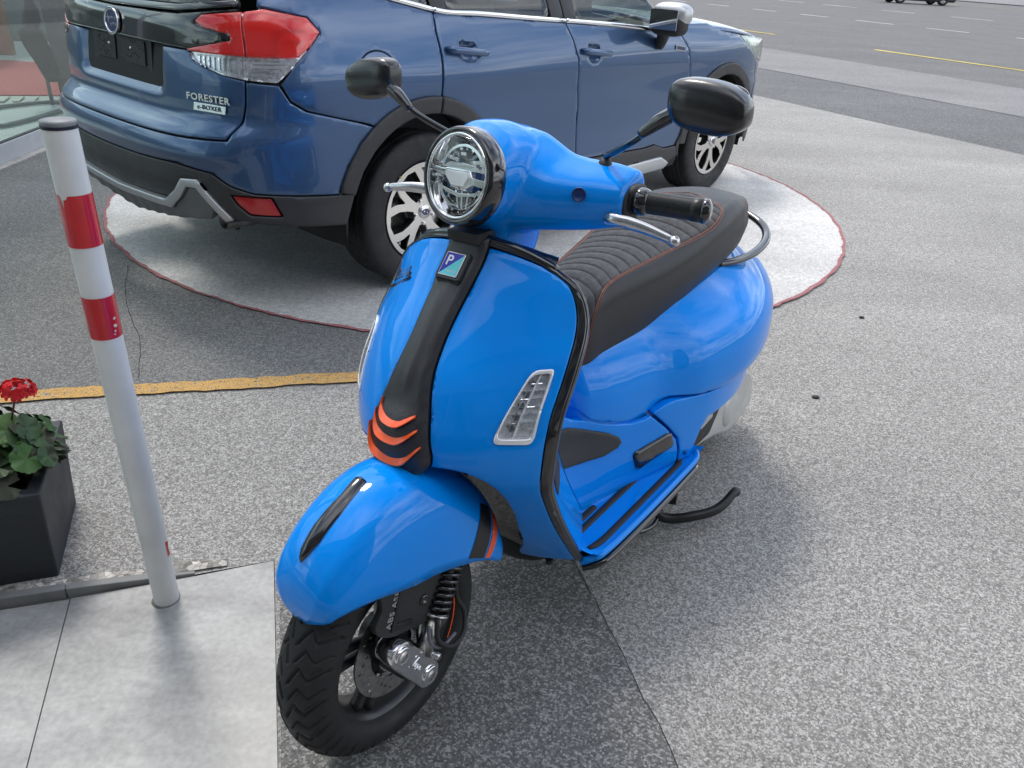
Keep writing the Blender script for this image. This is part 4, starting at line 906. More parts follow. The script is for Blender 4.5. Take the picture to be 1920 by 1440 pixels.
# ---- front shield: v runs down, u across
SH=np.array([ # v, Cx,Cz, Ex,Ey,Ez
 (0.00,1.074,.965,1.040,.160,.922),
 (0.04,1.092,.935,1.036,.190,.903),
 (0.10,1.120,.903,1.036,.212,.880),
 (0.17,1.149,.870,1.040,.226,.850),
 (0.25,1.184,.832,1.052,.234,.820),
 (0.34,1.221,.788,1.078,.240,.785),
 (0.43,1.252,.746,1.104,.242,.745),
 (0.52,1.277,.697,1.135,.243,.700),
 (0.60,1.296,.654,1.152,.243,.650),
 (0.67,1.304,.613,1.158,.241,.600),
 (0.73,1.296,.570,1.156,.237,.555),
 (0.80,1.240,.490,1.125,.228,.490),
 (0.88,1.170,.390,1.065,.215,.390),
 (0.95,1.090,.300,1.005,.205,.300),
 (1.00,1.030,.235,.958,.200,.225)])
def shield(u,v):
    q=interp(v,SH[:,0],SH[:,1:]); Cx,Cz,Ex,Ey,Ez=q.T; au=np.abs(u)
    px=2.3; x=Cx-(Cx-Ex)*au**2.0
    y=Ey*np.sign(u)*(1-(1-au)**1.0)*1.0
    z=Cz+(Ez-Cz)*au**2.2
    return np.stack([x,y,z],-1)
_P,_N=surfn(shield,[.3],[.4]); SFL=bool(_N[0,0]<0)
def sp(name,poly,m,par=sc,**k):
    k={**dict(step=.014,skirt=.010,roll=.002,sc=(.24,.80),flip=SFL),**k}; return patch(name,shield,poly,m,par,**k)
def tiew(v): return interp(v,[0,.10,.17,.25,.30,.38,.43,.52,.60,.67,.70],[.043,.042,.039,.037,.037,.040,.044,.056,.066,.072,.060])
def inv_sh(y,z,v0=.3):
    """u,v from y,z on the shield"""
    u,v=y/.23,v0
    for _ in range(30):
        p=shield(np.array([u]),np.array([v]))[0]; e=1e-3
        pu=shield(np.array([u+e]),np.array([v]))[0]; pv=shield(np.array([u]),np.array([v+e]))[0]
        J=np.array([[(pu[1]-p[1])/e,(pv[1]-p[1])/e],[(pu[2]-p[2])/e,(pv[2]-p[2])/e]]); d=np.linalg.solve(J,np.array([y-p[1],z-p[2]])); u+=d[0]*.7; v+=d[1]*.7
    return float(u),float(np.clip(v,0,1))
def uy(v,y): # u for lateral y at row v
    return y/interp(v,SH[:,0],SH[:,4])
EU=.945
ARU=[(.298,.677),(.42,.675),(.538,.682),(.653,.706),(.715,.732),(.742,.768),(.738,.815),(.700,.860),(.655,.905),(.56,.945),(.45,.972)]
side=[]
for v in np.linspace(.02,.665,28): side.append((float(uy(v,float(tiew(v))+.002)),v))
blueL=side+ARU+[(.42,.992)]+[(EU,v) for v in np.linspace(.985,.06,40)]+[(EU-.05,.035),(EU-.16,.022),(EU-.35,.020)]
# turn signals: outline on the left, (y,z) from the pictures proportions
sig=[(.775,.370),(.888,.369),(.888,.597),(.660,.591)]
sigp=roundpoly([sig[0],sig[1],sig[2],sig[3]],[.035,.02,.035,.035],4)
for s in(1,-1):
    poly=[(s*a,b) for a,b in blueL]; hl=[(s*a,b) for a,b in sigp]
    o=sp('shield_panel' ,poly,BLUE,holes=[hl],step=.013); 
    # signal: bowl, chrome ribs, clear cover with rim
    def shr(f,pts=sigp): c=np.mean(pts,0); return [tuple(c+(p-c)*f) for p in np.array(pts)]
    bowl=sp('turn_signal',[(s*a,b) for a,b in shr(.97)],mat('signal_bowl',(.93,.94,.96),.30,.35,noise=(160,.12)),off=-.014,step=.010,roll=0,skirt=0)
    sp('signal_rim',[(s*a,b) for a,b in shr(1.0)],mat('clear_rim',(.92,.93,.94),.15,.3,.5),bowl,holes=[[(s*a,b) for a,b in shr(.86)]],off=.0035,step=.008,roll=.002,skirt=.02)
    sp('signal_cover',[(s*a,b) for a,b in shr(.87)],CLEARP if 'CLEARP' in globals() else glassmat('clear_cover',.06,(.97,.98,1)),bowl,off=.002,step=.010,roll=0,skirt=0)
    c0=np.array(sig)
    def bil(a,b): return tuple((c0[0]*(1-a)+c0[1]*a)*(1-b)+(c0[3]*(1-a)+c0[2]*a)*b)
    def seg(a0,b0,a1,b1,w,h=-.006,m=CHROME):
        p,q=np.array(bil(a0,b0)),np.array(bil(a1,b1)); d=(q-p)*np.array([.24,.8]); n_=np.array([-d[1],d[0]])/np.linalg.norm(d)*w/np.array([.24,.8])
        return sp('signal_rib',[(s*x_[0],x_[1]) for x_ in (p-n_,q-n_,q+n_,p+n_)],m,bowl,off=h,step=.012,roll=0,skirt=.010)
    seg(.50,.05,.50,.95,.0014,-.003,mat('signal_bowl',(0,0,0))); seg(.30,.10,.30,.9,.0008)
    for k in range(8): seg(.06,.10+.105*k,.94,.10+.105*k,.0009)
    for k in range(5): seg(.28,.17+.15*k,.46,.25+.15*k,.004,-.010,mat('dark_chrome',(.25,.25,.27),.15,1)); seg(.60,.2+.15*k,.80,.16+.15*k,.004,-.010,CHROME)
# centre piece ("tie"), textured dark plastic with raised centre
TIEM=mat('tie_plastic',(.022,.023,.027),.36,0,0,spec=.6)
def tiebump():
    nt=TIEM.node_tree; b=nt.nodes['Principled BSDF']; t=nt.nodes.new('ShaderNodeTexCoord'); ck=nt.nodes.new('ShaderNodeTexChecker'); ck.inputs['Scale'].default_value=420
    mp=nt.nodes.new('ShaderNodeMapping'); mp.inputs['Rotation'].default_value=(0.3,.6,.785); nt.links.new(t.outputs['Object'],mp.inputs[0]); nt.links.new(mp.outputs[0],ck.inputs['Vector'])
    bp=nt.nodes.new('ShaderNodeBump'); bp.inputs['Strength'].default_value=.5; bp.inputs['Distance'].default_value=.0005; nt.links.new(ck.outputs['Fac'],bp.inputs['Height']); nt.links.new(bp.outputs[0],b.inputs['Normal'])
tiebump()
tp=[(float(uy(v,float(tiew(v))-.001)),v) for v in np.linspace(-.0,.68,38)]+[(.20,.712)]
def tieb(u,v,d):
    return .003+.010*sstep(d,.000,.010)+.005*np.exp(-(u/.055)**2)*sstep(v,.10,.2)*(1-sstep(v,.42,.50))+.006*sstep(v,.50,.56)*np.exp(-(u/.20)**2)
TIE=patch('centre_cover',shield,[*tp,*[(-a,b) for a,b in tp[::-1]]],TIEM,sc,step=.006,sc=(.24,.8),flip=SFL,bulge=tieb,roll=0,skirt=.02)
def tiept(u,v,h=0):
    P,N=surfn(shield,[u],[v]); n=N[0]*(-1 if SFL else 1); y=abs(float(P[0,1])); 
    return P[0]+n*h, n
# chevrons: three orange strakes standing proud of the cover
def yz(y,z):
    """point of the shield under (y,z) on the centre cover"""
    v=float(np.interp(-z,-SH[:,2],SH[:,0])); 
    for _ in range(4):
        p=shield(np.array([float(uy(v,y))]),np.array([v]))[0]; v+=(p[2]-z)*1.45
    return tiept(float(uy(v,y)),v,0)
for w,zt,zb in((.039,.693,.668),(.048,.672,.643),(.058,.647,.610)):
    pth=[(-1.0,zt+.006),(-.98,zt-.003),(-.86,zb+.012),(-.50,zb+.001),(0,zb-.001),(.42,zb+.001),(.78,zb+.010),(1.0,zt-.002)]
    pth=[(-1.0,zt+.008),(-.96,zt-.004),(-.74,zb+.008),(-.40,zb),(.22,zb-.001),(.60,zb+.007),(1.0,zt-.002)]
    pth=crom([(a,b,0) for a,b in pth],5)[:,:2]
    for nm,mm in(('under_shade',BLACKG),('chevron',ORANGE)):  # the black ledge below each chevron stands in for its shadow
        V=[]
        for a,z in pth:
            th=.0118*(1-.72*abs(a)**3); pa,n_=yz(a*w,z+th); pb,_=yz(a*w,z); h0=.0175; h1=.027-.009*abs(a)**4
            if nm=='under_shade': V+=[pb+n_*(h1-.001)+np.array([0,0,-.0022]),pb+n_*(h1-.003)+np.array([0,0,-.004]),pb+n_*.004+np.array([0,0,-.004]),pb+n_*.004,pb+n_*(h1-.002)]
            else: V+=[pa+n_*h0,pb+n_*h1,pb+n_*(h1-.0015)+np.array([0,0,-.002]),pb+n_*.004+np.array([0,0,-.002]),pa+n_*.004]
        F=gridf(len(pth),5,False,True)+[tuple(range(5)),tuple(range(len(V)-5,len(V)))[::-1]]
        mk(nm,V,F,mm,TIE,True,autos=30)
# badge with the P shield
bP,bn=tiept(0,.090,.014); bx=np.array([0,-1,0]); # reading left to right for someone in front: +y is on the viewer's right
BM=frame(bP+bn*.004,(0,1,0),bn)
hs=plate2d([roundpoly([(-.026,-.027),(.026,-.027),(.026,.027),(-.026,.027)],.004)],.016,BM@Matrix.Translation((0,0,-.006)),'badge_housing',BLACKS,TIE,.001)
mk('badge_foot',*[join([(lambda: ([tuple(BM@Vector(p)) for p in ((-.026,-.027,.0),(.026,-.027,.0),(.020,-.040,-.014),(-.020,-.040,-.014),(-.026,-.027,-.02),(.026,-.027,-.02))],[(0,1,2,3),(0,3,4),(1,5,2),(3,2,5,4)]))()])][0],BLACKS,TIE,False)
bd=plate2d([roundpoly([(-.0205,-.0225),(.0205,-.0225),(.0205,.0225),(-.0205,.0225)],.0015)],.002,BM@Matrix.Translation((0,0,.0035)),'badge',CHROME,TIE,.0003)
plate2d([[(-.0192,-.0210),(-.0192,.0212),(.0192,.0212)]],.001,BM@Matrix.Translation((0,0,.0048)),'badge_field',mat('badge_royal_blue',(.012,.012,.42),.15,0,1),bd)
plate2d([[(-.0188,-.0212),(.0192,-.0212),(.0192,.0206)]],.001,BM@Matrix.Translation((0,0,.0048)),'badge_field',mat('badge_turquoise',(.10,.62,.68),.2,0,1),bd)
text('badge_letter','P',.028,BM@Matrix.Translation((-.0075,.0055,.0056)),mat('badge_silver',(.75,.75,.78),.25,.5),bd,.0006,.0,1,.0003)
text('badge_word','PIAGGIO',.0055,BM@Matrix.Translation((.006,-.014,.0056)),mat('badge_silver',(0,0,0)),bd,.0004)
# script lettering on the right side panel (viewer's left)
def script(strokes,M,name,m,par,r=.0012,sc_=1):
    parts=[]
    for st in strokes:
        P=crom([(x*sc_,y*sc_,0) for x,y in st],6); parts.append(tube([tuple(M@Vector(p)) for p in P],r,6))
    return mk(name,*join(parts),m,par)
VES=[[(-.2,7.5),(.2,9.5),(1.2,9.6),(1.6,7),(1.9,3),(2.2,.4),(3.0,.2),(4.2,3.2),(5.6,7.6),(6.6,10.2),(7.1,9.8)],
     [(4.2,1.6),(5.4,2.2),(6.4,3.6),(6.0,4.6),(5.0,4.2),(4.6,2.6),(4.9,.6),(6.0,0),(7.2,1.0),(8.6,4.2)],
     [(8.6,4.4),(8.8,3.2),(9.7,1.8),(9.4,.4),(8.2,.1)],[(8.2,.1),(9.8,.2),(11,2),(12,4.2)],
     [(12,4.4),(11.4,1),(10.8,-2.8)],[(11.7,2.6),(12.6,4.3),(13.8,4.3),(14.2,2.6),(13.2,.4),(12,.1),(11.6,.8)],
     [(18.0,3.9),(16.8,4.5),(15.4,3.4),(15.2,1.2),(16.2,.1),(17.2,1.2),(18.1,4.2),(18.0,1.0),(18.8,.2),(20.0,1.6)],
     [(-1.6,-2.6),(4,-2.2),(12,-1.6),(20,-.6),(21.2,-.2),(20,-1.3),(12,-2.5),(4,-3.0),(-1.6,-2.9)]]
vp,vn=surfn(shield,[-.70],[.19]); vn=vn[0]*(-1 if SFL else 1)
a0=shield(np.array([-.88,-.50]),np.array([.225,.150])); VM=frame(a0[0]+vn*.003,a0[1]-a0[0],vn)
script(VES,VM,'side_script',mat('dark_script',(.10,.10,.11),.18,1),sc,.0014,.0048)
# black edge trim of the shield
for s in(1,-1):
    vv=np.linspace(.0,1.0,60)
    pts=[(s*EU,v) for v in vv]
    sp('edge_trim',[(s*(EU+.006),v) for v in np.linspace(.055,.985,40)]+[(s*1.0,v) for v in np.linspace(.99,.0,50)]+[(s*.55,0),(s*.18,0),(s*.18,.016),(s*.6,.016),(s*(EU-.15),.018),(s*(EU-.045),.032)],BLACKG,step=.012,roll=.002,off=.001,skirt=.02)
    P=shield(np.full(60,s*1.0),vv); N=surfn(shield,np.full(60,s*.985),np.clip(vv,.01,.99))[1]*(-1 if SFL else 1); P=P-N*.007
    mk('edge_roll',*tube(P,.0075,10),BLACKG,sc)
uu=np.linspace(-1,1,41); P=shield(uu,0*uu); P=P+np.array([-.004,0,-.004]); mk('top_roll',*tube(P,.0085,10),BLACKG,sc)
# inner (rear facing) shield: blue knee panel with black vents
def knee(u,v):  # u: 0 edge ->1 inward ; v like the shield
    q=interp(v,SH[:,0],SH[:,1:]); Cx,Cz,Ex,Ey,Ez=q.T
    dp=.022+.108*sstep(v,.03,.36); x=Ex-.010-dp*u; y=Ey-.010-(.072)*u**1.3; z=Ez+.01*u
    return np.stack([x,y,z],-1)
for s in(1,-1):
    f=(lambda u,v,s=s: knee(u,v)*np.array([1,s,1]))
    surf_grid('knee_panel',f,np.linspace(0,1,8),np.linspace(.02,.99,40),BLUE,sc)
    surf_grid('inner_rim',lambda u,v,s=s: (knee(u*.16,v)+np.array([.0,.004,0]))*np.array([1,s,1]),np.linspace(0,1,4),np.linspace(.02,.60,30),BLACKG,sc)
    for v0,v1,u0,u1 in((.36,.545,.20,.86),(.565,.715,.20,.84),(.73,.805,.22,.80)):
        _p,_n=surfn(f,[.4],[.5]); fl_=bool(_n[0,1]*s<0)
        vt_=patch('knee_vent',f,roundpoly([(u0,v0),(u1,v0-.02),(u1,v1-.02),(u0-.02,v1)],.02,2),BLACKM,sc,sc=(.13,.8),off=.002,step=.012,roll=.001,skirt=.006,flip=fl_)
# centre of the inner shield and glove box
V=[];rows=[]
def inner(u,v):
    q=interp(v,SH[:,0],SH[:,1:]); Cx,Cz,Ex,Ey,Ez=q.T
    bulge=.06*np.exp(-((v-.38)/.2)**2)*(1-np.abs(u)**4)
    x=Ex-.012-(.022+.108*sstep(v,.03,.36))-bulge*.5*sstep(v,.05,.3); y=(Ey-.082)*u; return np.stack([x,y,Ez+.01+0*u],-1)
surf_grid('inner_shield',inner,np.linspace(-1,1,15),np.linspace(.0,.99,40),BLUE,sc)
def topcap(u,v):
    a=shield(u,0*u); b=inner(u,0*u+.0); k=knee(np.ones_like(u),0*u)
    b=b*np.array([1,0,1])+np.stack([0*u,u*.15,0*u],-1); return a+(b-a)*v[:,None]+np.array([0,0,1.])*(.008*np.sin(np.pi*v))[:,None]
surf_grid('top_cap',topcap,np.linspace(-1,1,25),np.linspace(0,1,8),BLACKG,sc)
# wheel well behind the fender
def well(u,v):
    pr=interp(v,[0,.15,.3,.5,.75,1],[(1.215,.595),(1.17,.590),(1.10,.550),(1.042,.450),(1.022,.330),(1.02,.262)])
    y=(.158-.030*v)*u; x=pr[:,0]; z=pr[:,1]-.035*np.abs(u)**5*(1-v); return np.stack([x,y,z],-1)
surf_grid('wheel_well',well,np.linspace(-1,1,25),np.linspace(0,1,25),mat('well_black',(.008,.010,.016),.16,0,1),sc)
for s in(1,-1):   # inner returns of the shield around the wheel opening
    pp=ARU+[(.42,.992)]
    A_=np.array([shield(np.array([u_*s]),np.array([v]))[0] for u_,v in pp]); B_=A_+np.array([-.055,.0,-.006])
    V=[];
    for a,b in zip(A_,B_): V+=[a,b]
    mk('opening_return',V,gridf(len(pp),2),BLUE,sc)
# ---- floor board
FZ=.262
def floorp(u,v): # u: x ; v: y
    lip=.006*sstep(np.abs(v),.222,.232); ht=tun(u); t=1-sstep(np.abs(v),interp(u,[.45,.535,.63,.71,.80,.86,.95],[.135,.125,.110,.098,.090,.085,.08]),interp(u,[.45,.535,.63,.71,.80,.86,.95],[.195,.178,.158,.147,.128,.116,.11])); 
    bw=.0
    return np.stack([u,v,FZ+lip+(ht-FZ)*t+.012*sstep(u,.93,1.0)],-1)
def tun(x): return interp(x,[.36,.42,.50,.58,.66,.75,.83,.90,.98,1.05],[.50,.47,.435,.395,.368,.385,.402,.425,.47,.52])
surf_grid('floorboard',lambda x,y: floorp(x,y),np.linspace(.40,.962,50),np.concatenate([np.linspace(-.236,-.15,12),np.linspace(-.145,.145,40),np.linspace(.15,.236,12)]),BLUE,sc)
for s in(1,-1):
    # moulded outer edge, black trim below it
    P=[(.965,.198*s,.238),(.955,.220*s,.252),(.93,.236*s,.261),(.80,.242*s,.262),(.60,.243*s,.262),(.47,.240*s,.262),(.43,.225*s,.262)]
    mk('floor_edge',*tube(P,.0085,12,8),BLUE,sc)
    P=[(.962,.202*s,.222),(.948,.230*s,.236),(.915,.2445*s,.243),(.80,.250*s,.246),(.60,.251*s,.246),(.475,.249*s,.246)]
    mk('floor_trim',*tube(P,.0085,12,8),BLACKG,sc)
    mk('floor_underside',[(.955,.19*s,.232),(.92,.235*s,.243),(.44,.235*s,.243),(.40,.10*s,.20),(.93,.10*s,.205)],[(0,1,2,3,4)],BLACKM,sc,False)
    for y0,xa,xb in((.214,.945,.455),(.156,.930,.622),(.134,.900,.800)):
        P=[];n=24
        for k in range(n+1):
            x=xa+(xb-xa)*k/n; y=y0-(.012 if y0>.2 else .0)*max(0,(x-.88)/.07)**2
            if y0>.2 and k>n-3: y=y0-.006*(k-n+3)
            P.append((x,y*s,float(floorp(np.array([x]),np.array([y]))[0,2])+.0005))
        mk('foot_strip',*tube(P,[.006]+[.0088]*(n-1)+[.006],10,flat=.42,up=(0,0,1)),mat('strip_rubber',(.018,.018,.02),.6,noise=(80,.1)),sc)
# tunnel mat with bolt
V,F=lathe([(.006,0),(.006,.003),(.0035,.0035),(.0005,.001)],'z',14,c=(.735,.0,float(floorp(np.array([.735]),np.array([.072]))[0,2])+.003)); mk('bolt',V,F,BLACKG,sc)
# ---- body below the seat: stations along x
BX=np.array([-.24,-.205,-.13,-.02,.12,.26,.40,.52,.62,.70,.77,.82,.842])
BW=np.array([.025,.078,.136,.190,.230,.240,.216,.182,.156,.136,.112,.076,.020])
BT_=np.array([.56,.61,.668,.705,.722,.722,.708,.695,.685,.675,.665,.655,.645])
BB=np.array([.50,.45,.415,.385,.375,.375,.355,.340,.335,.340,.355,.375,.400])
BM_=np.array([.53,.53,.525,.52,.515,.51,.50,.48,.47,.47,.48,.49,.50])
def bodyf(u,v):   # u: x, v: angle 0 top .. 1 bottom, right of centre through v in 0..1 ; sign through v<0
    x=u; W=interp(x,BX,BW); T=interp(x,BX,BT_); Bb=interp(x,BX,BB); Mz=interp(x,BX,BM_)
    a=np.clip(np.abs(v),0,1)*np.pi; s=np.sign(v); cy=np.sin(a)**.62; cz=np.cos(a)
    z=np.where(cz>0,Mz+(T-Mz)*np.abs(cz)**.75,Mz-(Mz-Bb)*np.abs(cz)**.75)
    # shoulders narrower than the belly
    narrow=.80+.20*(1-sstep(z,Mz+.03,T)); 
    return np.stack([x+0*v,s*W*cy*narrow,z],-1)
ux=np.concatenate([np.linspace(-.285,-.2,14),np.linspace(-.19,.72,60),np.linspace(.73,.842,20)])
surf_grid('rear_body',bodyf,ux,np.linspace(-1,1,97),BLUE,sc)
# side cowl panels standing proud of the body, with a gap line below
def cowl(u,v): # u x, v z
    W=interp(u,BX,BW); T=interp(u,BX,BT_); Mz=interp(u,BX,BM_); Bb=interp(u,BX,BB)
    k=np.where(v>Mz,((v-Mz)/(T-Mz+1e-6)),((Mz-v)/(Mz-Bb+1e-6))); k=np.clip(k,0,.985)
    a=np.arccos(k**(1/.75)); cy=np.sin(a)**.62; narrow=.80+.20*(1-sstep(v,Mz+.03,T))
    b=.034*sstep(-u,-.595,-.455)*np.exp(-(np.clip(v-.52,-1,1)/.17)**4)
    return np.stack([u,W*cy*narrow+b,v],-1)
cp_=[(.822,.640),(.838,.60),(.838,.545),(.80,.490),(.771,.474),(.72,.455),(.68,.444),(.64,.442),(.609,.450),(.575,.466),(.545,.468),(.49,.459),(.37,.442),(.30,.445),(.18,.455),(.05,.450),(-.08,.460),(-.16,.485),(-.205,.525),(-.205,.58),(-.15,.625),(-.04,.665),(.10,.692),(.26,.704),(.45,.694),(.62,.678),(.76,.658)]
MATP=[(.93,.50),(.856,.488),(.80,.462),(.742,.434),(.715,.415),(.708,.400),(.720,.388),(.76,.380),(.83,.385),(.93,.40)]
lp_=[(.30,.423),(.15,.419),(.02,.427),(-.10,.450),(-.19,.495),(-.235,.53),(-.20,.475),(-.10,.43),(.02,.408),(.15,.398),(.30,.395)]
for s in(1,-1):
    f=(lambda u,v,s=s: cowl(u,v)*np.array([1,s,1])); _p,_n=surfn(f,[.3],[.55]); fl_=bool(_n[0,1]*s<0)
    patch('side_cowl',f,roundpoly(cp_,.03,2),BLUE,sc,step=.016,roll=.004,skirt=.012,off=.005,flip=fl_)
    # lower side panel between floor and cowl, joins the tunnel flank
    def low(u,v,s=s):
        t=np.clip((v-.26)/(.44-.26),0,1); yb=interp(u,[-.14,-.02,.1,.3,.42,.5,.58,.66,.76,.86,.93],[.10,.165,.205,.236,.226,.205,.180,.156,.133,.114,.108]); yt=interp(u,[-.14,-.02,.1,.3,.42,.5,.58,.66,.76,.82,.86,.93],[.125,.185,.225,.246,.236,.214,.188,.156,.115,.090,.080,.070])
        y=yb+(yt-yb)*t+.004; return np.stack([u,s*y,v],-1)
    _p,_n=surfn(low,[.5],[.35]); fl2=bool(_n[0,1]*s<0)
    patch('floor_side_panel',low,[(.93,.545),(.87,.52),(.84,.500),(.80,.484),(.765,.466),(.72,.449),(.68,.438),(.64,.436),(.622,.440),(.570,.390),(.526,.340),(.513,.304),(.510,.265),(.60,.262),(.70,.262),(.80,.262),(.93,.262)],BLUE,sc,step=.015,roll=.003,skirt=.01,flip=fl2)
    patch('lower_side_panel',low,[(.616,.446),(.609,.448),(.575,.460),(.55,.461),(.49,.452),(.37,.435),(.30,.438),(.18,.448),(.05,.443),(-.08,.452),(-.14,.47),(-.09,.41),(.121,.355),(.317,.362),(.408,.364),(.434,.335),(.455,.279),(.460,.262),(.504,.264),(.507,.306),(.520,.343),(.564,.393)],BLUE,sc,step=.015,roll=.003,skirt=.02,flip=fl2)
    mt_=patch('tunnel_mat',low,MATP,mat('grey_mat',(.036,.037,.039),.6,bump=(700,.3,.0008)),sc,step=.012,off=.006,roll=.003,skirt=.006,flip=fl2)
    iv=patch('side_insert',low,[(.648,.299),(.655,.305),(.668,.344),(.664,.353),(.655,.356),(.566,.373),(.550,.369),(.540,.345),(.537,.333),(.545,.325)],BLACKG,sc,step=.010,off=.008,roll=.006,skirt=.012,flip=fl2)
    V,F=lathe([(.006,0),(.006,.0035),(.003,.004),(.0005,.002)],'y',14,c=(.484,s*.2155,.284)); V=[(x,y if s>0 else 2*s*.2155-y,z) for x,y,z in V]; mk('bolt',V,F,mat('blue_bolt',(.0,.05,.3),.3,.3),sc)
# tail light, plate bracket
mk('tail_light',*sell((-.222,0,.53),(.03,.062,.036),3),REDL,sc)
# ---- seat
SX=np.array([-.15,-.12,-.05,.04,.14,.25,.38,.50,.62,.72,.79,.840,.860])
ST=np.array([.775,.808,.840,.857,.860,.852,.830,.812,.800,.788,.765,.730,.695])
SWd=np.array([.03,.068,.105,.132,.148,.155,.150,.134,.112,.093,.082,.062,.020])
SBt=np.array([.745,.738,.733,.728,.722,.712,.690,.654,.624,.606,.608,.630,.66])
def seatf(u,v): # u: x, v -1..1 across
    W=interp(u,SX,SWd); T=interp(u,SX,ST); Bb=interp(u,SX,SBt); a=np.abs(v); s=np.sign(v)
    # across: top flat until .55 then rolls over and down
    th=np.clip((a-.46)/.34,0,1); flat=np.minimum(a,.46)/.46
    yt=.74*W; y=np.where(a<.46,flat*yt,yt+(W-yt)*np.sin(th*np.pi/2)); 
    roll=.042; zr=T-.010*flat**2
    z=np.where(a<.46,zr,T-.010-roll*(1-np.cos(th*np.pi/2)))
    dn=np.clip((a-.80)/.20,0,1); z=z-(z-Bb)*dn; y=y+.006*np.sin(dn*np.pi)-.004*dn
    return np.stack([u,s*y,z],-1)
# quilting: grooves across the rider's part, inside the stitched seam
def seamv(x): return interp(x,[.12,.15,.18,.23,.28,.37,.45,.52,.60,.68,.73,.775,.80,.83],[0,.30,.45,.56,.60,.57,.52,.49,.48,.50,.58,.78,.96,1.0])
def seat_disp(x,v):
    r=np.abs(v)/(seamv(x)+1e-6); c=x-.12-.035*r**2; ph=c/.038; ins=(r<1)&(x>.12)
    g=-.0050*np.exp(-(((ph-np.round(ph))*.038)/.0021)**2)+.0007*np.cos((ph-.5)*2*np.pi)
    g=np.where(ins,g*sstep(1-r,0,.06),0)-.0030*np.exp(-((np.abs(v)-seamv(x))/.022)**2)*(x>.13)
    return g
def seat2(u,v):
    P=seatf(u,v); d=seat_disp(P[:,0],v); k=np.clip((np.abs(v)-.5)/.3,0,1); P[:,2]+=d*(1-.6*k); P[:,1]+=np.sign(v)*d*k; return P
us=np.concatenate([np.linspace(-.15,.11,30),np.linspace(.113,.860,300)]); vs_=np.linspace(-1,1,161)
U,Vv=np.meshgrid(us,vs_,indexing='ij'); P=seat2(U.ravel(),Vv.ravel()); nV=len(vs_)
Fs=gridf(len(us),nV); top=[];rest=[]
for f in Fs:
    xm=P[f[0]][0]; va=abs(Vv.ravel()[f[0]])
    (top if (xm>.12 and va<float(seamv(xm))) else rest).append(f)
seat=mk('seat',P,rest,SEATS,sc)
def sub(P,F):
    ids=sorted({i for f in F for i in f}); mp={i:k for k,i in enumerate(ids)}; return [P[i] for i in ids],[tuple(mp[i] for i in f) for f in F]
mk('quilted_insert',*sub(P,top),SEATQ,seat)
# underside and stitching
mk('seat_base',*sub(seatf(U.ravel(),Vv.ravel())*np.array([1,.9,1])+np.array([0,0,-.004]),[f for f in gridf(len(us),nV) if abs(Vv.ravel()[f[0]])>.9]),BLACKM,seat)
for s in(1,-1):
    Pl=[seatf(np.array([x]),np.array([s*float(seamv(x))]))[0]+np.array([0,.0006*s,.0004]) for x in np.concatenate([np.linspace(.121,.2,16),np.linspace(.21,.828,70)])]
    mk('stitching',*tube(Pl,.0008,6),ORTH,seat)
    Pl=[seatf(np.array([x]),np.array([s*min(1,float(seamv(x))+.035)]))[0]+np.array([0,.0006*s,.0004]) for x in np.linspace(.16,.82,80)]
    mk('stitching',*tube(Pl,.0005,6),ORTH,seat)
    P3_=[seatf(np.array([-.06+.03*k]),np.array([(.30+.70*k)*s]))[0]+np.array([0,.0008*s,.0006]) for k in np.linspace(0,1,24)]
    mk('stitching',*tube(P3_,.0007,6),ORTH,seat)
# grab rail
P=[(.21,.135,.706),(.15,.160,.704),(.05,.176,.705),(-.05,.170,.716),(-.125,.135,.732),(-.170,.068,.750),(-.182,0,.757)]; P=P+[(a,-b,c) for a,b,c in P[-2::-1]]
mk('grab_rail',*tube(P,.0125,14,8,flat=.85),BLACKG,sc)
# ---- fender
FC=(1.36,.24)
FR_=np.array([ # deg, crest r, side r, half width
 (42,.262,.259,.020),(45,.280,.260,.052),(50,.302,.262,.074),(56,.322,.246,.086),(64,.341,.221,.094),(73,.355,.197,.100),(84,.367,.180,.105),(96,.369,.176,.110),(108,.362,.176,.115),(122,.346,.180,.118),(136,.322,.192,.119),(148,.300,.208,.118),(157,.280,.222,.115),(161,.262,.234,.110)])
def fend(u,v): # u: deg , v -1..1
    q=interp(u,FR_[:,0],FR_[:,1:]); rc,rs,w=q.T; a=np.abs(v)*np.pi/2; s=np.sign(v)
    cy=np.sin(a)**.85; cr=np.cos(a)**.72; crease=.0018*np.exp(-((np.abs(v)-.40)/.10)**2)
    r=rs+(rc-rs)*cr+crease; t=np.radians(u)
    y=w*cy
    return np.stack([FC[0]+r*np.cos(t),s*y,FC[1]+r*np.sin(t)],-1)
fd_=surf_grid('front_fender',fend,np.linspace(42.2,161,90),np.linspace(-1,1,73),BLUE,sc,.004)
_p,_n=surfn(fend,[80],[.1]); FFL=bool(_n[0,2]<0); fd_.modifiers[0].offset=1 if FFL else -1
patch('fender_crest',fend,[(85,-.05),(86,.0),(85.5,.055),(80,.078),(74,.094),(65.2,.080),(61,.03),(58.3,-.012),(59.5,-.04),(61.5,-.062),(68.4,-.060),(78.5,-.022)],BLACKG,fd_,sc=(.0061,.17),off=.004,step=.006,roll=.003,skirt=.008,flip=FFL,bulge=lambda u,v,d: .006*np.exp(-(v-.005)**2/.0009)*sstep(d,0,.006))
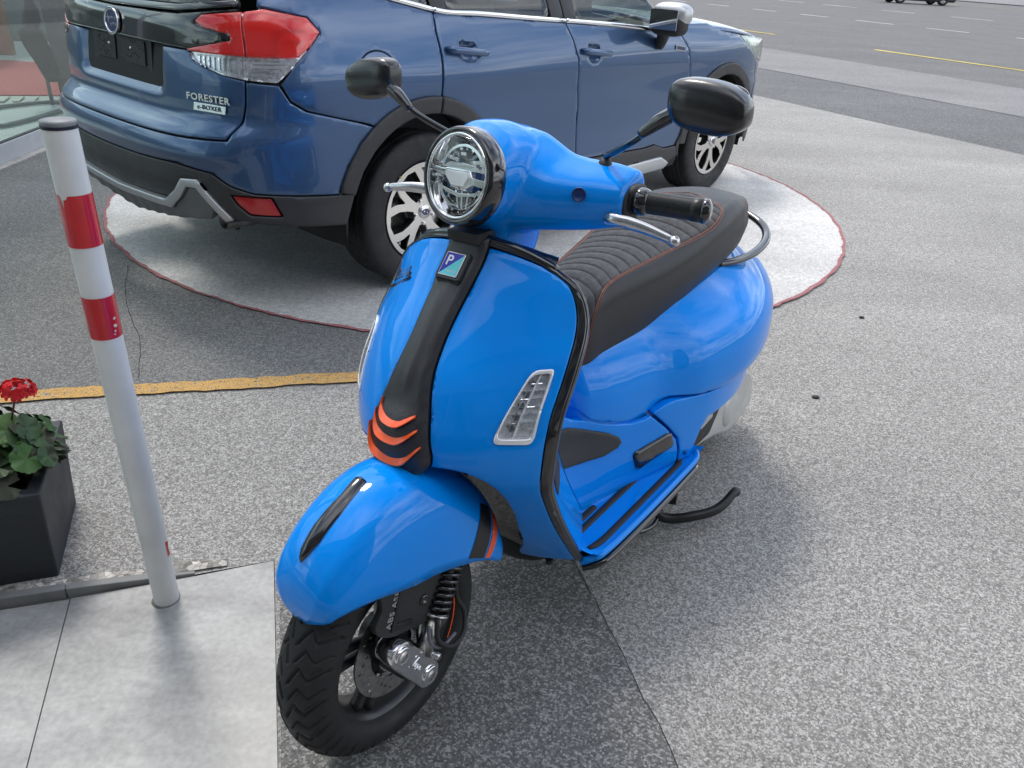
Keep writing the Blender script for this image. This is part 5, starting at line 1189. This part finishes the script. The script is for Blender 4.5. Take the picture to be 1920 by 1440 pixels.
for s in(1,-1):
    def fs_(poly): return [(a,s*b) for a,b in poly]
    patch('fender_decal',fend,fs_([(126.2,.56),(134.6,.515),(139.0,.99),(124.6,.985)]),BLACKS,fd_,sc=(.0055,.22),off=.0012,step=.008,roll=0,skirt=0,flip=FFL)
    patch('fender_decal',fend,fs_([(136.8,.52),(143,.48),(145.2,.99),(140.6,.99)]),ORANGE,fd_,sc=(.0055,.22),off=.0012,step=.008,roll=0,skirt=0,flip=FFL)
# ---- front wheel
def scpat(t,h,r):
    """zig-zag grooves of the scooter tyre"""
    a=abs(h); g=0; s=1 if h>=0 else -1; N_=21; ph=(t*N_/(2*math.pi)+(0.5 if s<0 else 0))%1.0
    def line(p0,a0,p1,a1,w,dep):
        # distance in (phase*pitch , a)
        P_=.0709; px=(ph-p0)*P_
        best=9
        for sh in(-1,0,1):
            x=(ph+sh)*P_; x0,x1=p0*P_,p1*P_; dx,dy=x1-x0,a1-a0; L2=dx*dx+dy*dy; tt=max(0,min(1,((x-x0)*dx+(a-a0)*dy)/L2)); best=min(best,math.hypot(x-x0-dx*tt,a-a0-dy*tt))
        return dep*max(0,min(1,(w-best)/.0012+.5))
    if a<.058:
        for seg_ in((.02,.004,.50,.020,.0024,.0055),(.50,.020,.20,.036,.0024,.0055),(.20,.036,.60,.057,.0024,.0052),(.62,.010,.98,.024,.0018,.005),(.98,.024,.72,.040,.0018,.0045),(.72,.040,1.02,.056,.0018,.0045),(.45,.040,.62,.050,.0012,.003)):
            g=max(g,line(*seg_))
    return g
def sctyre(n=380):
    pr=[]
    Rr=.237
    for a in np.linspace(-1,1,61):
        # section: round tread
        ang=a*1.22; y=.058*math.sin(ang)/math.sin(1.22)*1.0; r=Rr-.060*(1-math.cos(ang)); pr.append((r,y))
    side=[(.182,.0600),(.172,.0585),(.163,.053),(.158,.046),(.155,.040)]
    prof=[(r,-h) for r,h in side[::-1]]+pr+side
    V=[]
    for r,h in prof:
        for k in range(n):
            t=2*math.pi*k/n; d=scpat(t,h,r) if r>.192 else 0
            rr=r-d; V.append((rr*math.cos(t),h,rr*math.sin(t)))
    return V,gridf(len(prof),n,False,True)
def scooter_wheel(M,front=True):
    w=mk('front_wheel' if front else 'rear_wheel',*sctyre(560 if front else 120),RUB,sc); w.matrix_local=M
    RIMM=mat('rim_satin_black',(.016,.016,.017),.36,0,.3,.2)
    V,F=lathe([(.1585,.046),(.163,.047),(.164,.044),(.160,.041),(.154,.037),(.147,.026),(.141,.010),(.139,0),(.139,-.030),(.150,-.041),(.160,-.045),(.1585,-.047)],'y',96); mk('rim',V,F,RIMM,w)
    # five twin spokes
    for k in range(5):
        a=2*math.pi*k/5+.35
        for d in(-.15,.15):
            P=[(.030*math.cos(a+d*2.2),.006,.030*math.sin(a+d*2.2)),(.08*math.cos(a+d*1.25),.010,.08*math.sin(a+d*1.25)),(.143*math.cos(a+d*.8),.014,.143*math.sin(a+d*.8))]
            mk('spoke',*tube(P,[.011,.0085,.010],10,6,flat=1.5,up=(0,1,0)),RIMM,w)
    V,F=lathe([(.0005,.03),(.028,.03),(.036,.022),(.038,-.03),(.0005,-.034)],'y',32); mk('hub',V,F,RIMM,w)
    if front:
        holes=[]
        for k in range(10):
            a=2*math.pi*k/10
            for j,(rr,da) in enumerate(((.0985,0),(.0895,.16),(.082,.32))): holes.append(circ(.0034,10,(rr*math.cos(a+da),rr*math.sin(a+da))))
        Md=Matrix(((1,0,0,0),(0,0,1,.036),(0,1,0,0),(0,0,0,1)))
        plate2d([circ(.110,72),circ(.070,48),*holes],.004,Md,'brake_disc',STEEL,w)
        slots=[pol([(.040,a-1.4),(.040,a+1.4),(.052,a+1.1),(.052,a-1.1)]) for a in np.linspace(0,360,49)[:-1]]
        plate2d([circ(.056,48),circ(.034,32),*slots],.002,Md@Matrix.Translation((0,0,.006)),'sensor_ring',ALU,w)
        plate2d([pol([(.074 if k%2 else .058,k*30) for k in range(12)])],.003,Md@Matrix.Translation((0,0,-.001)),'disc_carrier',BLACKS,w)
        for k in range(6):
            a=R(60*k+30); V,F=lathe([(.0055,0),(.005,.003),(.0005,.0035)],'y',8,c=(.066*math.cos(a),.040,.066*math.sin(a))); mk('disc_bolt',V,F,ALU,w)
    # orange arc on the rim flange
    n=26; V=[]
    for k in range(n):
        t=R(150)+R(64)*k/(n-1)
        for r_,h in((.1565,.0466),(.1635,.0478)): V.append((r_*math.cos(t),h+.0008,r_*math.sin(t)))
    mk('rim_stripe',V,gridf(n,2),ORANGE,w)
    return w
fw=scooter_wheel(Matrix.Translation((1.375,0,.2375)))
rw=scooter_wheel(Matrix.Translation((0,0,.243)),False)
# ---- front suspension
def platexz(loop,y,th,name,m,par,bev=.0015):
    Mx=Matrix(((1,0,0,0),(0,0,1,y),(0,1,0,0),(0,0,0,1))); return plate2d([loop],th,Mx,name,m,par,bev)
cov=platexz(roundpoly([(1.455,.470),(1.27,.45),(1.262,.385),(1.290,.362),(1.330,.310),(1.345,.298),(1.395,.315),(1.435,.330),(1.462,.352),(1.470,.375),(1.446,.405)],[.01,.01,.01,.01,.01,.02,.01,.02,.015,.01,.01],4),.083,.010,'suspension_cover',BLACKM,sc)
platexz([(1.435,.345),(1.380,.325),(1.385,.335),(1.425,.352),(1.392,.43),(1.400,.432)],.0905,.002,'cover_rib',BLACKS,cov)
V,F=lathe([(.0105,0),(.0105,.004),(.006,.005),(.005,.001),(.0005,.001)],'y',18,c=(1.348,.089,.355)); mk('cover_bolt',V,F,BLACKG,cov)
xd=Vector((1.400,0,.425))-Vector((1.440,0,.350)); 
text('cover_lettering','ABS ASR',.019,frame((1.425,.0905,.388),(-.44,0,.90),(0,1,0)),mat('grey_letter',(.30,.30,.31),.5),cov,.0008,0,1.1,.0003)
s0=Vector((1.250,.082,.405)); s1=Vector((1.368,.096,.232))
ax_=(s1-s0).normalized(); 
def along(t): return s0.lerp(s1,t)
mk('fork_tube',*tube([along(0),along(.60)],.014,14),BLACKS,sc)
P=[];tn=9.5;q1=ax_.orthogonal().normalized(); q2=ax_.cross(q1)
for k in range(int(tn*18)+1):
    t=k/(tn*18); a=2*math.pi*t*tn; c_=along(.0+.60*t); P.append(tuple(c_+q1*(.0225*math.cos(a))+q2*(.0225*math.sin(a))))
mk('coil_spring',*tube(P,.0042,8),BLACKG,sc)
mk('spring_collar',*tube([along(.595),along(.615)],.027,20),STEEL,sc)
mk('shock_body',*tube([along(.61),along(.98)],.0165,20),mat('bare_alloy',(.48,.47,.44),.35,1,noise=(50,.15)),sc)
mk('shock_bolt',*tube([(s1.x-.012,.090,s1.z+.006),(s1.x-.012,.128,s1.z+.006)],.008,6),ALU,sc)
mk('swing_arm',*tube([(1.430,.066,.292),(1.375,.066,.205)],[.034,.034],20,6),BLACKS,sc)
b1=(1.432,.30); b2=(1.364,.192)
def capsule(a,b,ra,rb,n=14):
    a,b=np.array(a),np.array(b); d=b-a; t0=math.atan2(d[1],d[0]); o=[]
    for k in range(n+1): t=t0+math.pi/2+math.pi*k/n; o.append(tuple(a+ra*np.array([math.cos(t),math.sin(t)])))
    for k in range(n+1): t=t0-math.pi/2+math.pi*k/n; o.append(tuple(b+rb*np.array([math.cos(t),math.sin(t)])))
    return o
ca=platexz(capsule((1.430,.292),(1.364,.187),.0225,.0235),.086,.034,'link_cover',mat('satin_chrome',(.80,.80,.81),.13,1),sc,.005)
for (x,z),r_ in(((1.430,.292),.0185),((1.364,.187),.020)):
    V,F=lathe([(r_,.105),(r_,.1115),(r_-.002,.1130),(r_-.004,.1122),(.010,.1118),(.009,.1130),(.0005,.1132)],'y',32,c=(x,0,z)); mk('boss',V,F,CHROME,ca)
cm=Vector((1.397,.1085,.2395)); LMx=frame(cm,(-.53,0,-.85),(0,1,0))
script([[(x-10,y-2) for x,y in st] for st in VES],LMx@Matrix.Diagonal((1,1,1,1)),'cover_script',CHROME,ca,.0007,.0019)
# caliper, hoses
cal=mk('brake_caliper',*box((1.305,.050,.262),(.062,.050,.085),Matrix.Rotation(.4,3,'Y')),mat('caliper_grey',(.10,.10,.105),.45,.6,noise=(40,.2)),sc,False); bevel(cal,.008,3)
mk('caliper_bracket',*tube([(1.335,.070,.290),(1.352,.078,.262),(1.345,.075,.235)],[.010,.009,.007],8,4),STEEL,sc)
mk('brake_hose',*tube([(1.345,.118,.322),(1.358,.130,.285),(1.330,.138,.252),(1.285,.130,.250),(1.262,.112,.275),(1.270,.100,.32),(1.25,.09,.42)],.0052,10,8),RUB,sc)
mk('sensor_cable',*tube([(1.362,.112,.312),(1.372,.124,.285),(1.350,.130,.262),(1.308,.128,.262)],.0034,8,8),mat('grey_cable',(.12,.12,.15),.5),sc)
mk('fork_stem',*tube([(1.36,0,.43),(1.30,0,.53),(1.16,0,.80)],.026,14),BLACKS,sc)
mk('fork_leg',*tube([(1.30,.0,.50),(1.31,.055,.44),(1.40,.060,.33),(1.43,.062,.292)],[.026,.024,.020,.018],14,6),BLACKS,sc)
# ---------------------------------------------------------------- handlebar headset
HC=(1.103,0,1.072); HT=R(-13)   # headlight centre; lamp axis tipped down a little
HM_=Matrix.Translation(HC)@Matrix.Rotation(R(-6),4,'Z')@Matrix.Rotation(HT,4,'Y')@Matrix.Scale(.725,4)
def hl(prof,n=64): # (radius, along +x) around the lamp axis
    V=[]
    for r,h in prof:
        for k in range(n):
            t=2*math.pi*k/n; V.append(tuple(HM_@Vector((h,r*math.cos(t),r*math.sin(t)))))
    return V,gridf(len(prof),n,False,True)
# one skin: dome behind the lamp blended with the two handlebar arms (voxel union, then smoothed)
parts=[]
SAX=Vector((-.438,0,.899)).normalized(); SOR=Vector((1.03,0,1.0))
def turned(p,k=1):
    """the bars are turned a little to the right: carries a right side point back about the steering axis"""
    p=Vector(p); f=min(1,max(0,(-p.y-.03)/.08))*k; return tuple(SOR+Matrix.Rotation(R(-15)*f,3,SAX)@(p-SOR))
V=[];n=48
for _,h,ry,rz,dz in [(0,-.068,.094,.094,0),(.0,.002,.100,.100,0),(.0,-.004,.1085,.1085,0),(0,-.034,.1155,.1155,0)]:
    for k in range(n):
        t=2*math.pi*k/n; V.append(tuple(HM_@Vector((h,ry*math.cos(t),rz*math.sin(t)+dz))))
for x,zc,ry,rz in ((1.040,1.071,.087,.0875),(.985,1.070,.086,.084),(.930,1.062,.080,.076),(.885,1.050,.072,.060),(.845,1.038,.058,.042),(.82,1.030,.040,.026)):
    for k in range(n):
        t=2*math.pi*k/n; V.append((x,ry*math.cos(t),zc+rz*math.sin(t)))
F=gridf(10,n,False,True); V,F=capl(V,F,n,10); parts.append((V,F))
ys=[-.235,-.21,-.18,-.145,-.11,-.06,0,.06,.11,.145,.18,.21,.235]; V=[]
for y in ys:
    a=abs(y); cx=interp(a,[0,.06,.11,.18,.235],[.985,.980,.958,.929,.908]); cz=interp(a,[0,.06,.11,.18,.235],[1.045,1.042,1.028,1.026,1.026]); hx=interp(a,[0,.06,.11,.18,.235],[.090,.082,.066,.058,.048]); hz=interp(a,[0,.06,.11,.18,.235],[.085,.078,.061,.054,.043])
    for k in range(24):
        t=2*math.pi*k/24; c_,s_=math.cos(t),math.sin(t); p=3.6
        x=math.copysign(abs(c_)**(2/p),c_); z=math.copysign(abs(s_)**(2/p),s_); z2=z*hz*(1-.30*x*(1 if z>0 else 0))-(0 if z>0 else .010*(1-abs(x)))*0; x2=x*hx*(1-.25*max(0,-z))
        V.append((float(cx+x2),y,float(cz+z2-.020*max(0,x)*0)))
V=[turned(p) if p[1]<-.03 else p for p in V]
F=gridf(len(ys),24,False,True); V,F=capl(V,F,24,len(ys)); parts.append((V,F))
# neck shroud going down behind the shield
V=[];nk=[(.965,.085,.060,1.01),(.962,.080,.058,.975),(.958,.074,.057,.945),(.968,.056,.057,.905),(.972,.044,.058,.865)]
for x,hx,hy,z in nk:
    for k in range(24):
        t=2*math.pi*k/24; c_,s_=math.cos(t),math.sin(t); V.append((x+.02+hx*math.copysign(abs(c_)**.62,c_),hy*math.copysign(abs(s_)**.62,s_),z+.25*hx*(-c_)*0))
F=gridf(len(nk),24,False,True); V,F=capl(V,F,24,len(nk)); parts.append((V,F))
head=mk('headset',*join(parts),BLUE,sc)
bmx=bmesh.new(); bmx.from_mesh(head.data); bmesh.ops.recalc_face_normals(bmx,faces=bmx.faces); bmx.to_mesh(head.data); bmx.free()
mod(head,'REMESH',mode='VOXEL',voxel_size=.0038,use_smooth_shade=True); mod(head,'SMOOTH',factor=.5,iterations=70)
# recesses and details on the arms
for s in(1,-1):
    V,F=lathe([(.0125,-.004),(.0122,.0005),(.0112,.001),(.0105,-.003),(.0005,-.003)],'x',20,M=Matrix.Rotation(R(22*s),3,'Z')@Matrix.Rotation(R(-8),3,'Y'),c=(.9935,.172*s,1.044)); scr=mk('screw_recess',V,F,mat('recess_shade_blue',(.0,.03,.16),.4),sc)  # dark blue disc paints in the shade inside the recess
    armo=mk('arm_opening',*sell((.912,.233*s,1.022),(.036,.006,.030),2.6),BLACKM,sc)
    swb=mk('switch_block',*sell((.908,.238*s,1.030),(.028,.012,.026),3),BLACKM,sc)
    if s<0:
        for q in(swb,armo,scr): 
            for v in q.data.vertices: v.co=Vector(turned(v.co))
    # lever
    L_=[(.945,.195*s,1.000),(.960,.216*s,1.003),(.963,.235*s,1.003),(.956,.252*s,1.000),(.950,.285*s,.993),(.946,.331*s,.981)]
    if s<0: L_=[turned(L_[0]),turned(L_[1]),turned(L_[2],.8),turned(L_[3],.5),turned(L_[4],.2),L_[5]]
    mk('brake_lever',*tube(L_,[.0085,.0095,.0082,.0085,.0078,.0058],12,6,flat=1.35,up=(0,0,1)),ALU,sc)
    mk('lever_ball',*sell((.946,.3345*s,.9795),(.0098,.0098,.0098),2,14,20),ALU,sc)
    # grip
    g0=Vector((.913,.242*s,1.028)); g1=Vector((.893,.371*s,1.024))
    if s<0: g0,g1=Vector(turned(g0)),Vector(turned(g1))
    d=(g1-g0)
    mk('grip_collar',*tube([g0-d*.02,g0+d*.06,g0+d*.12,g0+d*.17],[.0245,.0245,.0235,.0205],20),BLACKG,sc)
    pr=[];rr=[]
    for k in range(121):
        t=.15+.61*k/120; pr.append(g0+d*t); rr.append(.0188+(.0008 if (k%4)<2 else 0))
    gr=mk('grip',*tube(pr,rr,24),mat('grip_rubber',(.012,.012,.013),.38),sc)
    mk('grip_sleeve',*tube([g0+d*.755,g0+d*.765,g0+d*.90,g0+d*.905],[.0185,.0202,.0204,.0190],24),mat('grip_rubber',(0,0,0)),sc)
    mk('bar_end',*tube([g0+d*.90,g0+d*.91,g0+d*.965,g0+d*.995,g0+d*1.0],[.0190,.0215,.0205,.0140,.0138],24),BLACKG,sc)
    # mirror: rubber boot, stem, socket, shell, glass
    mk('mirror_boot',*tube([(turned if s<0 else tuple)(q) for q in ((.910,.172*s,1.052),(.910,.172*s,1.066),(.909,.1725*s,1.080),(.909,.173*s,1.087),(.909,.174*s,1.092))],[.0175,.0178,.0145,.0110,.0070],24),BLACKM,sc)
    if s<0: TB=turned
    else: TB=lambda p,k=1:p
    st=[(.909,.173*s,1.085),(.911,.177*s,1.097),(.920,.195*s,1.106),(.937,.243*s,1.134),(.944,.282*s,1.164)]
    st=[TB(st[0]),TB(st[1],.9),TB(st[2],.6),st[3],st[4]]
    mk('mirror_stem',*tube(st,[.0062,.0062,.0062,.0060,.0058],14,8),BLACKG,sc)
    mk('mirror_socket',*tube([(.947,.256*s,1.145),(.945,.272*s,1.157),(.944,.290*s,1.170),(.943,.308*s,1.180),(.940,.325*s,1.188)],[.0078,.0105,.0125,.0128,.0170],16,4),BLACKG,sc)
    def shp(q,s=s):
        x,y,z=q; yy=y*s
        k=1-.34*max(0,yy)**2-.10*max(0,-yy)**2; z2=z*k-.17*yy; x2=x if x<0 else x*(1-.12*abs(z))
        return np.array([max(x2,-.55),y,z2])
    ms=mk('mirror_shell',*sell((.934,.366*s,1.195),(.031,.066,.040),3.8,24,40,shp),BLACKR,sc)
    mg=mk('mirror_glass',*sell((.9165,.366*s,1.195),(.0012,.057,.034),3.4,12,36),CHROME,ms)
# headlight: bezel, chrome ring, reflector bowl, wing bar, glass
mk('lamp_bezel',*hl([(.1165,-.034),(.1180,-.032),(.1165,-.012),(.1145,.004),(.1115,.0125),(.1075,.0150),(.1030,.0145),(.0995,.010)]),BLACKG,sc)
lamp=mk('headlight',*hl([(.1000,.004),(.0985,.0145),(.0945,.0150),(.0925,.009),(.0900,-.004),(.082,-.024),(.060,-.048),(.03,-.058),(.0005,-.060)]),CHROME,sc)
def hb(pts,name,m,d=.006,x0=-.004,bev=.001,par=None):
    Mx=HM_@Matrix(((0,0,1,x0),(1,0,0,0),(0,1,0,0),(0,0,0,1))); return plate2d([pts] if not isinstance(pts[0][0],(list,tuple)) else pts,d,Mx,name,m,par or lamp,bev)
# 2D in (y, z): y to viewer's right
DCH=mat('dark_chrome',(.25,.25,.27),.15,1)
hb(roundpoly([(-.090,.014),(-.050,.011),(-.036,.014),(.030,.014),(.044,.000),(.090,-.002),(.090,-.014),(.046,-.014),(.026,-.024),(-.016,-.025),(-.042,-.002),(-.090,.005)],.003,2),'wing_bar',CHROME,.009,.0,.002)
hb(roundpoly([(-.033,.010),(.027,.011),(.037,.000),(.024,-.020),(-.014,-.021),(-.036,.0)],.003,2),'wing_plate',mat('bright_white_panel',(.92,.93,.94),.25,.0,.6),.004,.010,.001)
hb([(-.090,.010),(-.05,.010),(-.05,.006),(-.09,.006)],'bar_edge',DCH,.003,.009,0)
up_=[(r*math.cos(t),r*math.sin(t)) for r,t in ((.074,a) for a in np.linspace(R(12),R(168),26))]
hb([up_+[(-.050,.026),(.045,.026)],[(p[0]*.90,p[1]*.90+.002) for p in up_]+[(-.044,.030),(.040,.030)]],'upper_reflector_rim',CHROME,.010,-.012,.001)
hb([p for p in [(p[0]*.90,p[1]*.90+.002) for p in up_]]+[(-.044,.030),(.040,.030)],'upper_reflector',mat('smoke_reflector',(.30,.30,.31),.10,1),.003,-.036,0)
for k in range(7):
    t=R(20+23*k); a,b=.026,.062; w_=.0035
    hb([(a*math.cos(t)-w_*math.sin(t),.026+a*math.sin(t)+w_*math.cos(t)),(b*math.cos(t)-w_*math.sin(t),.020+b*math.sin(t)*.85+w_*math.cos(t)),(b*math.cos(t)+w_*math.sin(t),.020+b*math.sin(t)*.85-w_*math.cos(t)),(a*math.cos(t)+w_*math.sin(t),.026+a*math.sin(t)-w_*math.cos(t))],'reflector_fin',(CHROME,DCH)[k%2],.018,-.022,.0008)
hb(roundpoly([(-.016,.044),(.016,.044),(.013,.060),(-.013,.060)],.002,2),'led_block',DGREY,.018,-.016,.001); hb([(-.008,.049),(.008,.049),(.008,.055),(-.008,.055)],'led_window',mat('bright_white_panel',(0,0,0)),.004,-.005,.0005)
low_=[(.076*math.cos(t),.076*math.sin(t)) for t in np.linspace(R(198),R(342),26)]
hb([[(-.060,-.030)]+low_+[(.060,-.030),(.034,-.036),(0,-.040),(-.034,-.034)],[(p[0]*.88,p[1]*.88-.002) for p in low_]+[(.045,-.040),(.0,-.048),(-.045,-.040)]],'lower_reflector_rim',CHROME,.012,-.010,.001)
hb([(-.052,-.034),(-.020,-.034),(-.012,-.072),(-.040,-.058)],'dark_cell',DGREY,.004,-.030,0)
hb([(.024,-.036),(.052,-.036),(.040,-.058),(.014,-.070)],'dark_cell',DGREY,.004,-.030,0)
for k,(x0,x1) in enumerate(((-.020,-.006),(-.010,.002),(.0,.006),(.010,.012),(.022,.020),(.034,.026))):
    hb([(x0,-.034),(x0+.005,-.034),(x1+.004,-.073),(x1,-.073)],'reflector_fin',(CHROME,DCH)[k%2],.022,-.022,.0008)
rs_=np.random.RandomState(5)
for k in range(26):
    t=rs_.uniform(0,6.28); r_=rs_.uniform(.045,.080); cx,cy=r_*math.cos(t),r_*math.sin(t); q=rs_.uniform(0,3.14); l=rs_.uniform(.006,.013)
    Mx=HM_@Matrix.Translation((-.026+.012*(r_-.045)/.035,cx,cy))@Euler((rs_.uniform(-.9,.9),rs_.uniform(-.9,.9),q)).to_matrix().to_4x4()
    V,F=box((0,0,0),(.0015,l,l*.7)); mk('reflector_facet',[tuple(Mx@Vector(v)) for v in V],F,(CHROME,DCH,GREYLENS)[k%3],lamp,False)
V=[];n=64;prof=[(.0945,.0145)]+[(.0945*math.sin(a),.0145+.016*(math.cos(a)-0)) for a in np.linspace(R(88),0.002,10)]
prof=[(.0940,.0140)]+[(.094*math.cos(a),.0140+.014*math.sin(a)) for a in np.linspace(.05,R(89.9),12)]
mk('headlight_glass',*hl(prof),glassmat('headlight_cover',.02,(.97,.98,.98)),lamp)
# small panel below the lamp with the horn slot
mk('neck_plate',*box((1.075,0,.965),(.05,.07,.018)),BLACKM,sc,False)
# ---------------------------------------------------------------- engine, transmission cover, exhaust, stands
tcv=[(-.215,.135),(-.20,.20),(-.15,.245),(-.06,.262),(.06,.250),(.20,.262),(.33,.245),(.345,.205),(.30,.165),(.18,.150),(.06,.120),(-.02,.088),(-.13,.085),(-.20,.105)]
tc_=platexz(roundpoly(tcv,.03,3),.095,.085,'transmission_cover',CASTW,sc,.012)
platexz(roundpoly([(.30,.17),(.33,.26),(.12,.285),(.06,.26),(.16,.165)],.01,3),.150,.010,'air_box',BLACKM,sc)
pp=roundpoly([(.235,.215),(.155,.222),(.160,.262),(.245,.262)],.004,2); platexz(pp,.1565,.002,'warning_label',mat('label_grey',(.45,.45,.46),.5),sc)
text('label_lettering','! 95 dB',.016,frame((.198,.158,.242),(-1,0,0),(0,1,0)),BLACKS,sc,.0004)
pz=platexz(roundpoly([(-.18,.145),(-.05,.150),(-.06,.215),(-.19,.205)],.01,3),.139,.006,'cover_plate',mat('pale_grey_plate',(.62,.63,.63),.4,.2),sc)
text('cover_letters','hpe',.042,frame((-.118,.143,.178),(-1,0,0),(0,1,0)),STEEL,sc,.002,.2)
mk('clutch_boss',*capl(*lathe([(.062,.135),(.060,.148),(.052,.153)],'y',36,c=(-.02,0,.165)),36,3),CASTW,sc)
mk('engine_block',*box((.12,.0,.235),(.46,.17,.19)),BLACKS,sc,False)
mk('muffler',*tube([(.05,-.15,.20),(-.05,-.17,.22),(-.30,-.17,.27)],[.045,.062,.058],20,5),BLACKS,sc)
mk('rear_hugger',*tube([(-.10,.0,.50),(-.235,0,.42),(-.315,0,.28)],[.07,.062,.05],12,5,flat=.3,up=(1,0,0)),BLACKM,sc)
mk('shock_absorber',*tube([(-.06,.135,.25),(-.10,.14,.40),(-.12,.14,.50)],.02,12),BLACKS,sc)
# stand: pivot, legs and foot lever
mk('stand_bracket',*box((.395,.118,.125),(.035,.05,.05)),BLACKG,sc,False)
mk('stand_pivot',*box((.400,.160,.075),(.04,.03,.03),Matrix.Rotation(.3,3,'Z')),BLACKS,sc,False)
mk('stand_leg',*tube([(.405,.02,.10),(.41,.085,.085),(.435,.125,.060),(.452,.150,.034),(.435,.182,.026),(.405,.225,.034),(.360,.268,.044),(.322,.287,.058),(.286,.296,.076),(.270,.298,.076),(.260,.299,.060)],[.014,.014,.0145,.0145,.0145,.0145,.014,.013,.012,.012,.009],14,7),BLACKS,sc)
mk('stand_leg',*tube([(.405,-.02,.10),(.41,-.085,.085),(.44,-.14,.045),(.45,-.165,.012)],.013,12,6),BLACKS,sc)
mk('stand_cross_tube',*tube([(.455,.150,.030),(.50,.150,.022),(.555,.130,.030),(.59,.10,.055)],.007,10,6),BLACKG,sc)
mk('stand_spring',*tube([(.405,.11,.10),(.43,.13,.07),(.45,.15,.045)],.010,10),BLACKG,sc)
mk('underbody',*box((.60,0,.18),(.46,.16,.08)),BLACKM,sc,False)
mk('front_underside',*tube([(1.0,0,.225),(.95,0,.21),(.85,0,.20)],[.05,.11,.12],16,5,flat=.45,up=(0,0,1)),BLACKM,sc)
mk('drain_stub',*tube([(.985,.128,.226),(.984,.128,.214)],[.009,.009],12),BLACKM,sc)
# small debris on the asphalt
for x,y,s_,lb in((1.15,2.55,.014,'small dark stone on the light asphalt right of the scooter, farther one'),(1.62,3.35,.012,'small dark stone lying on the asphalt behind the scooter')):
    o=mk('small_stone',*sell((x,y,.004),(s_,s_*.8,.006),2.4,8,10),BLACKM); tagp(o,lb,'stone')
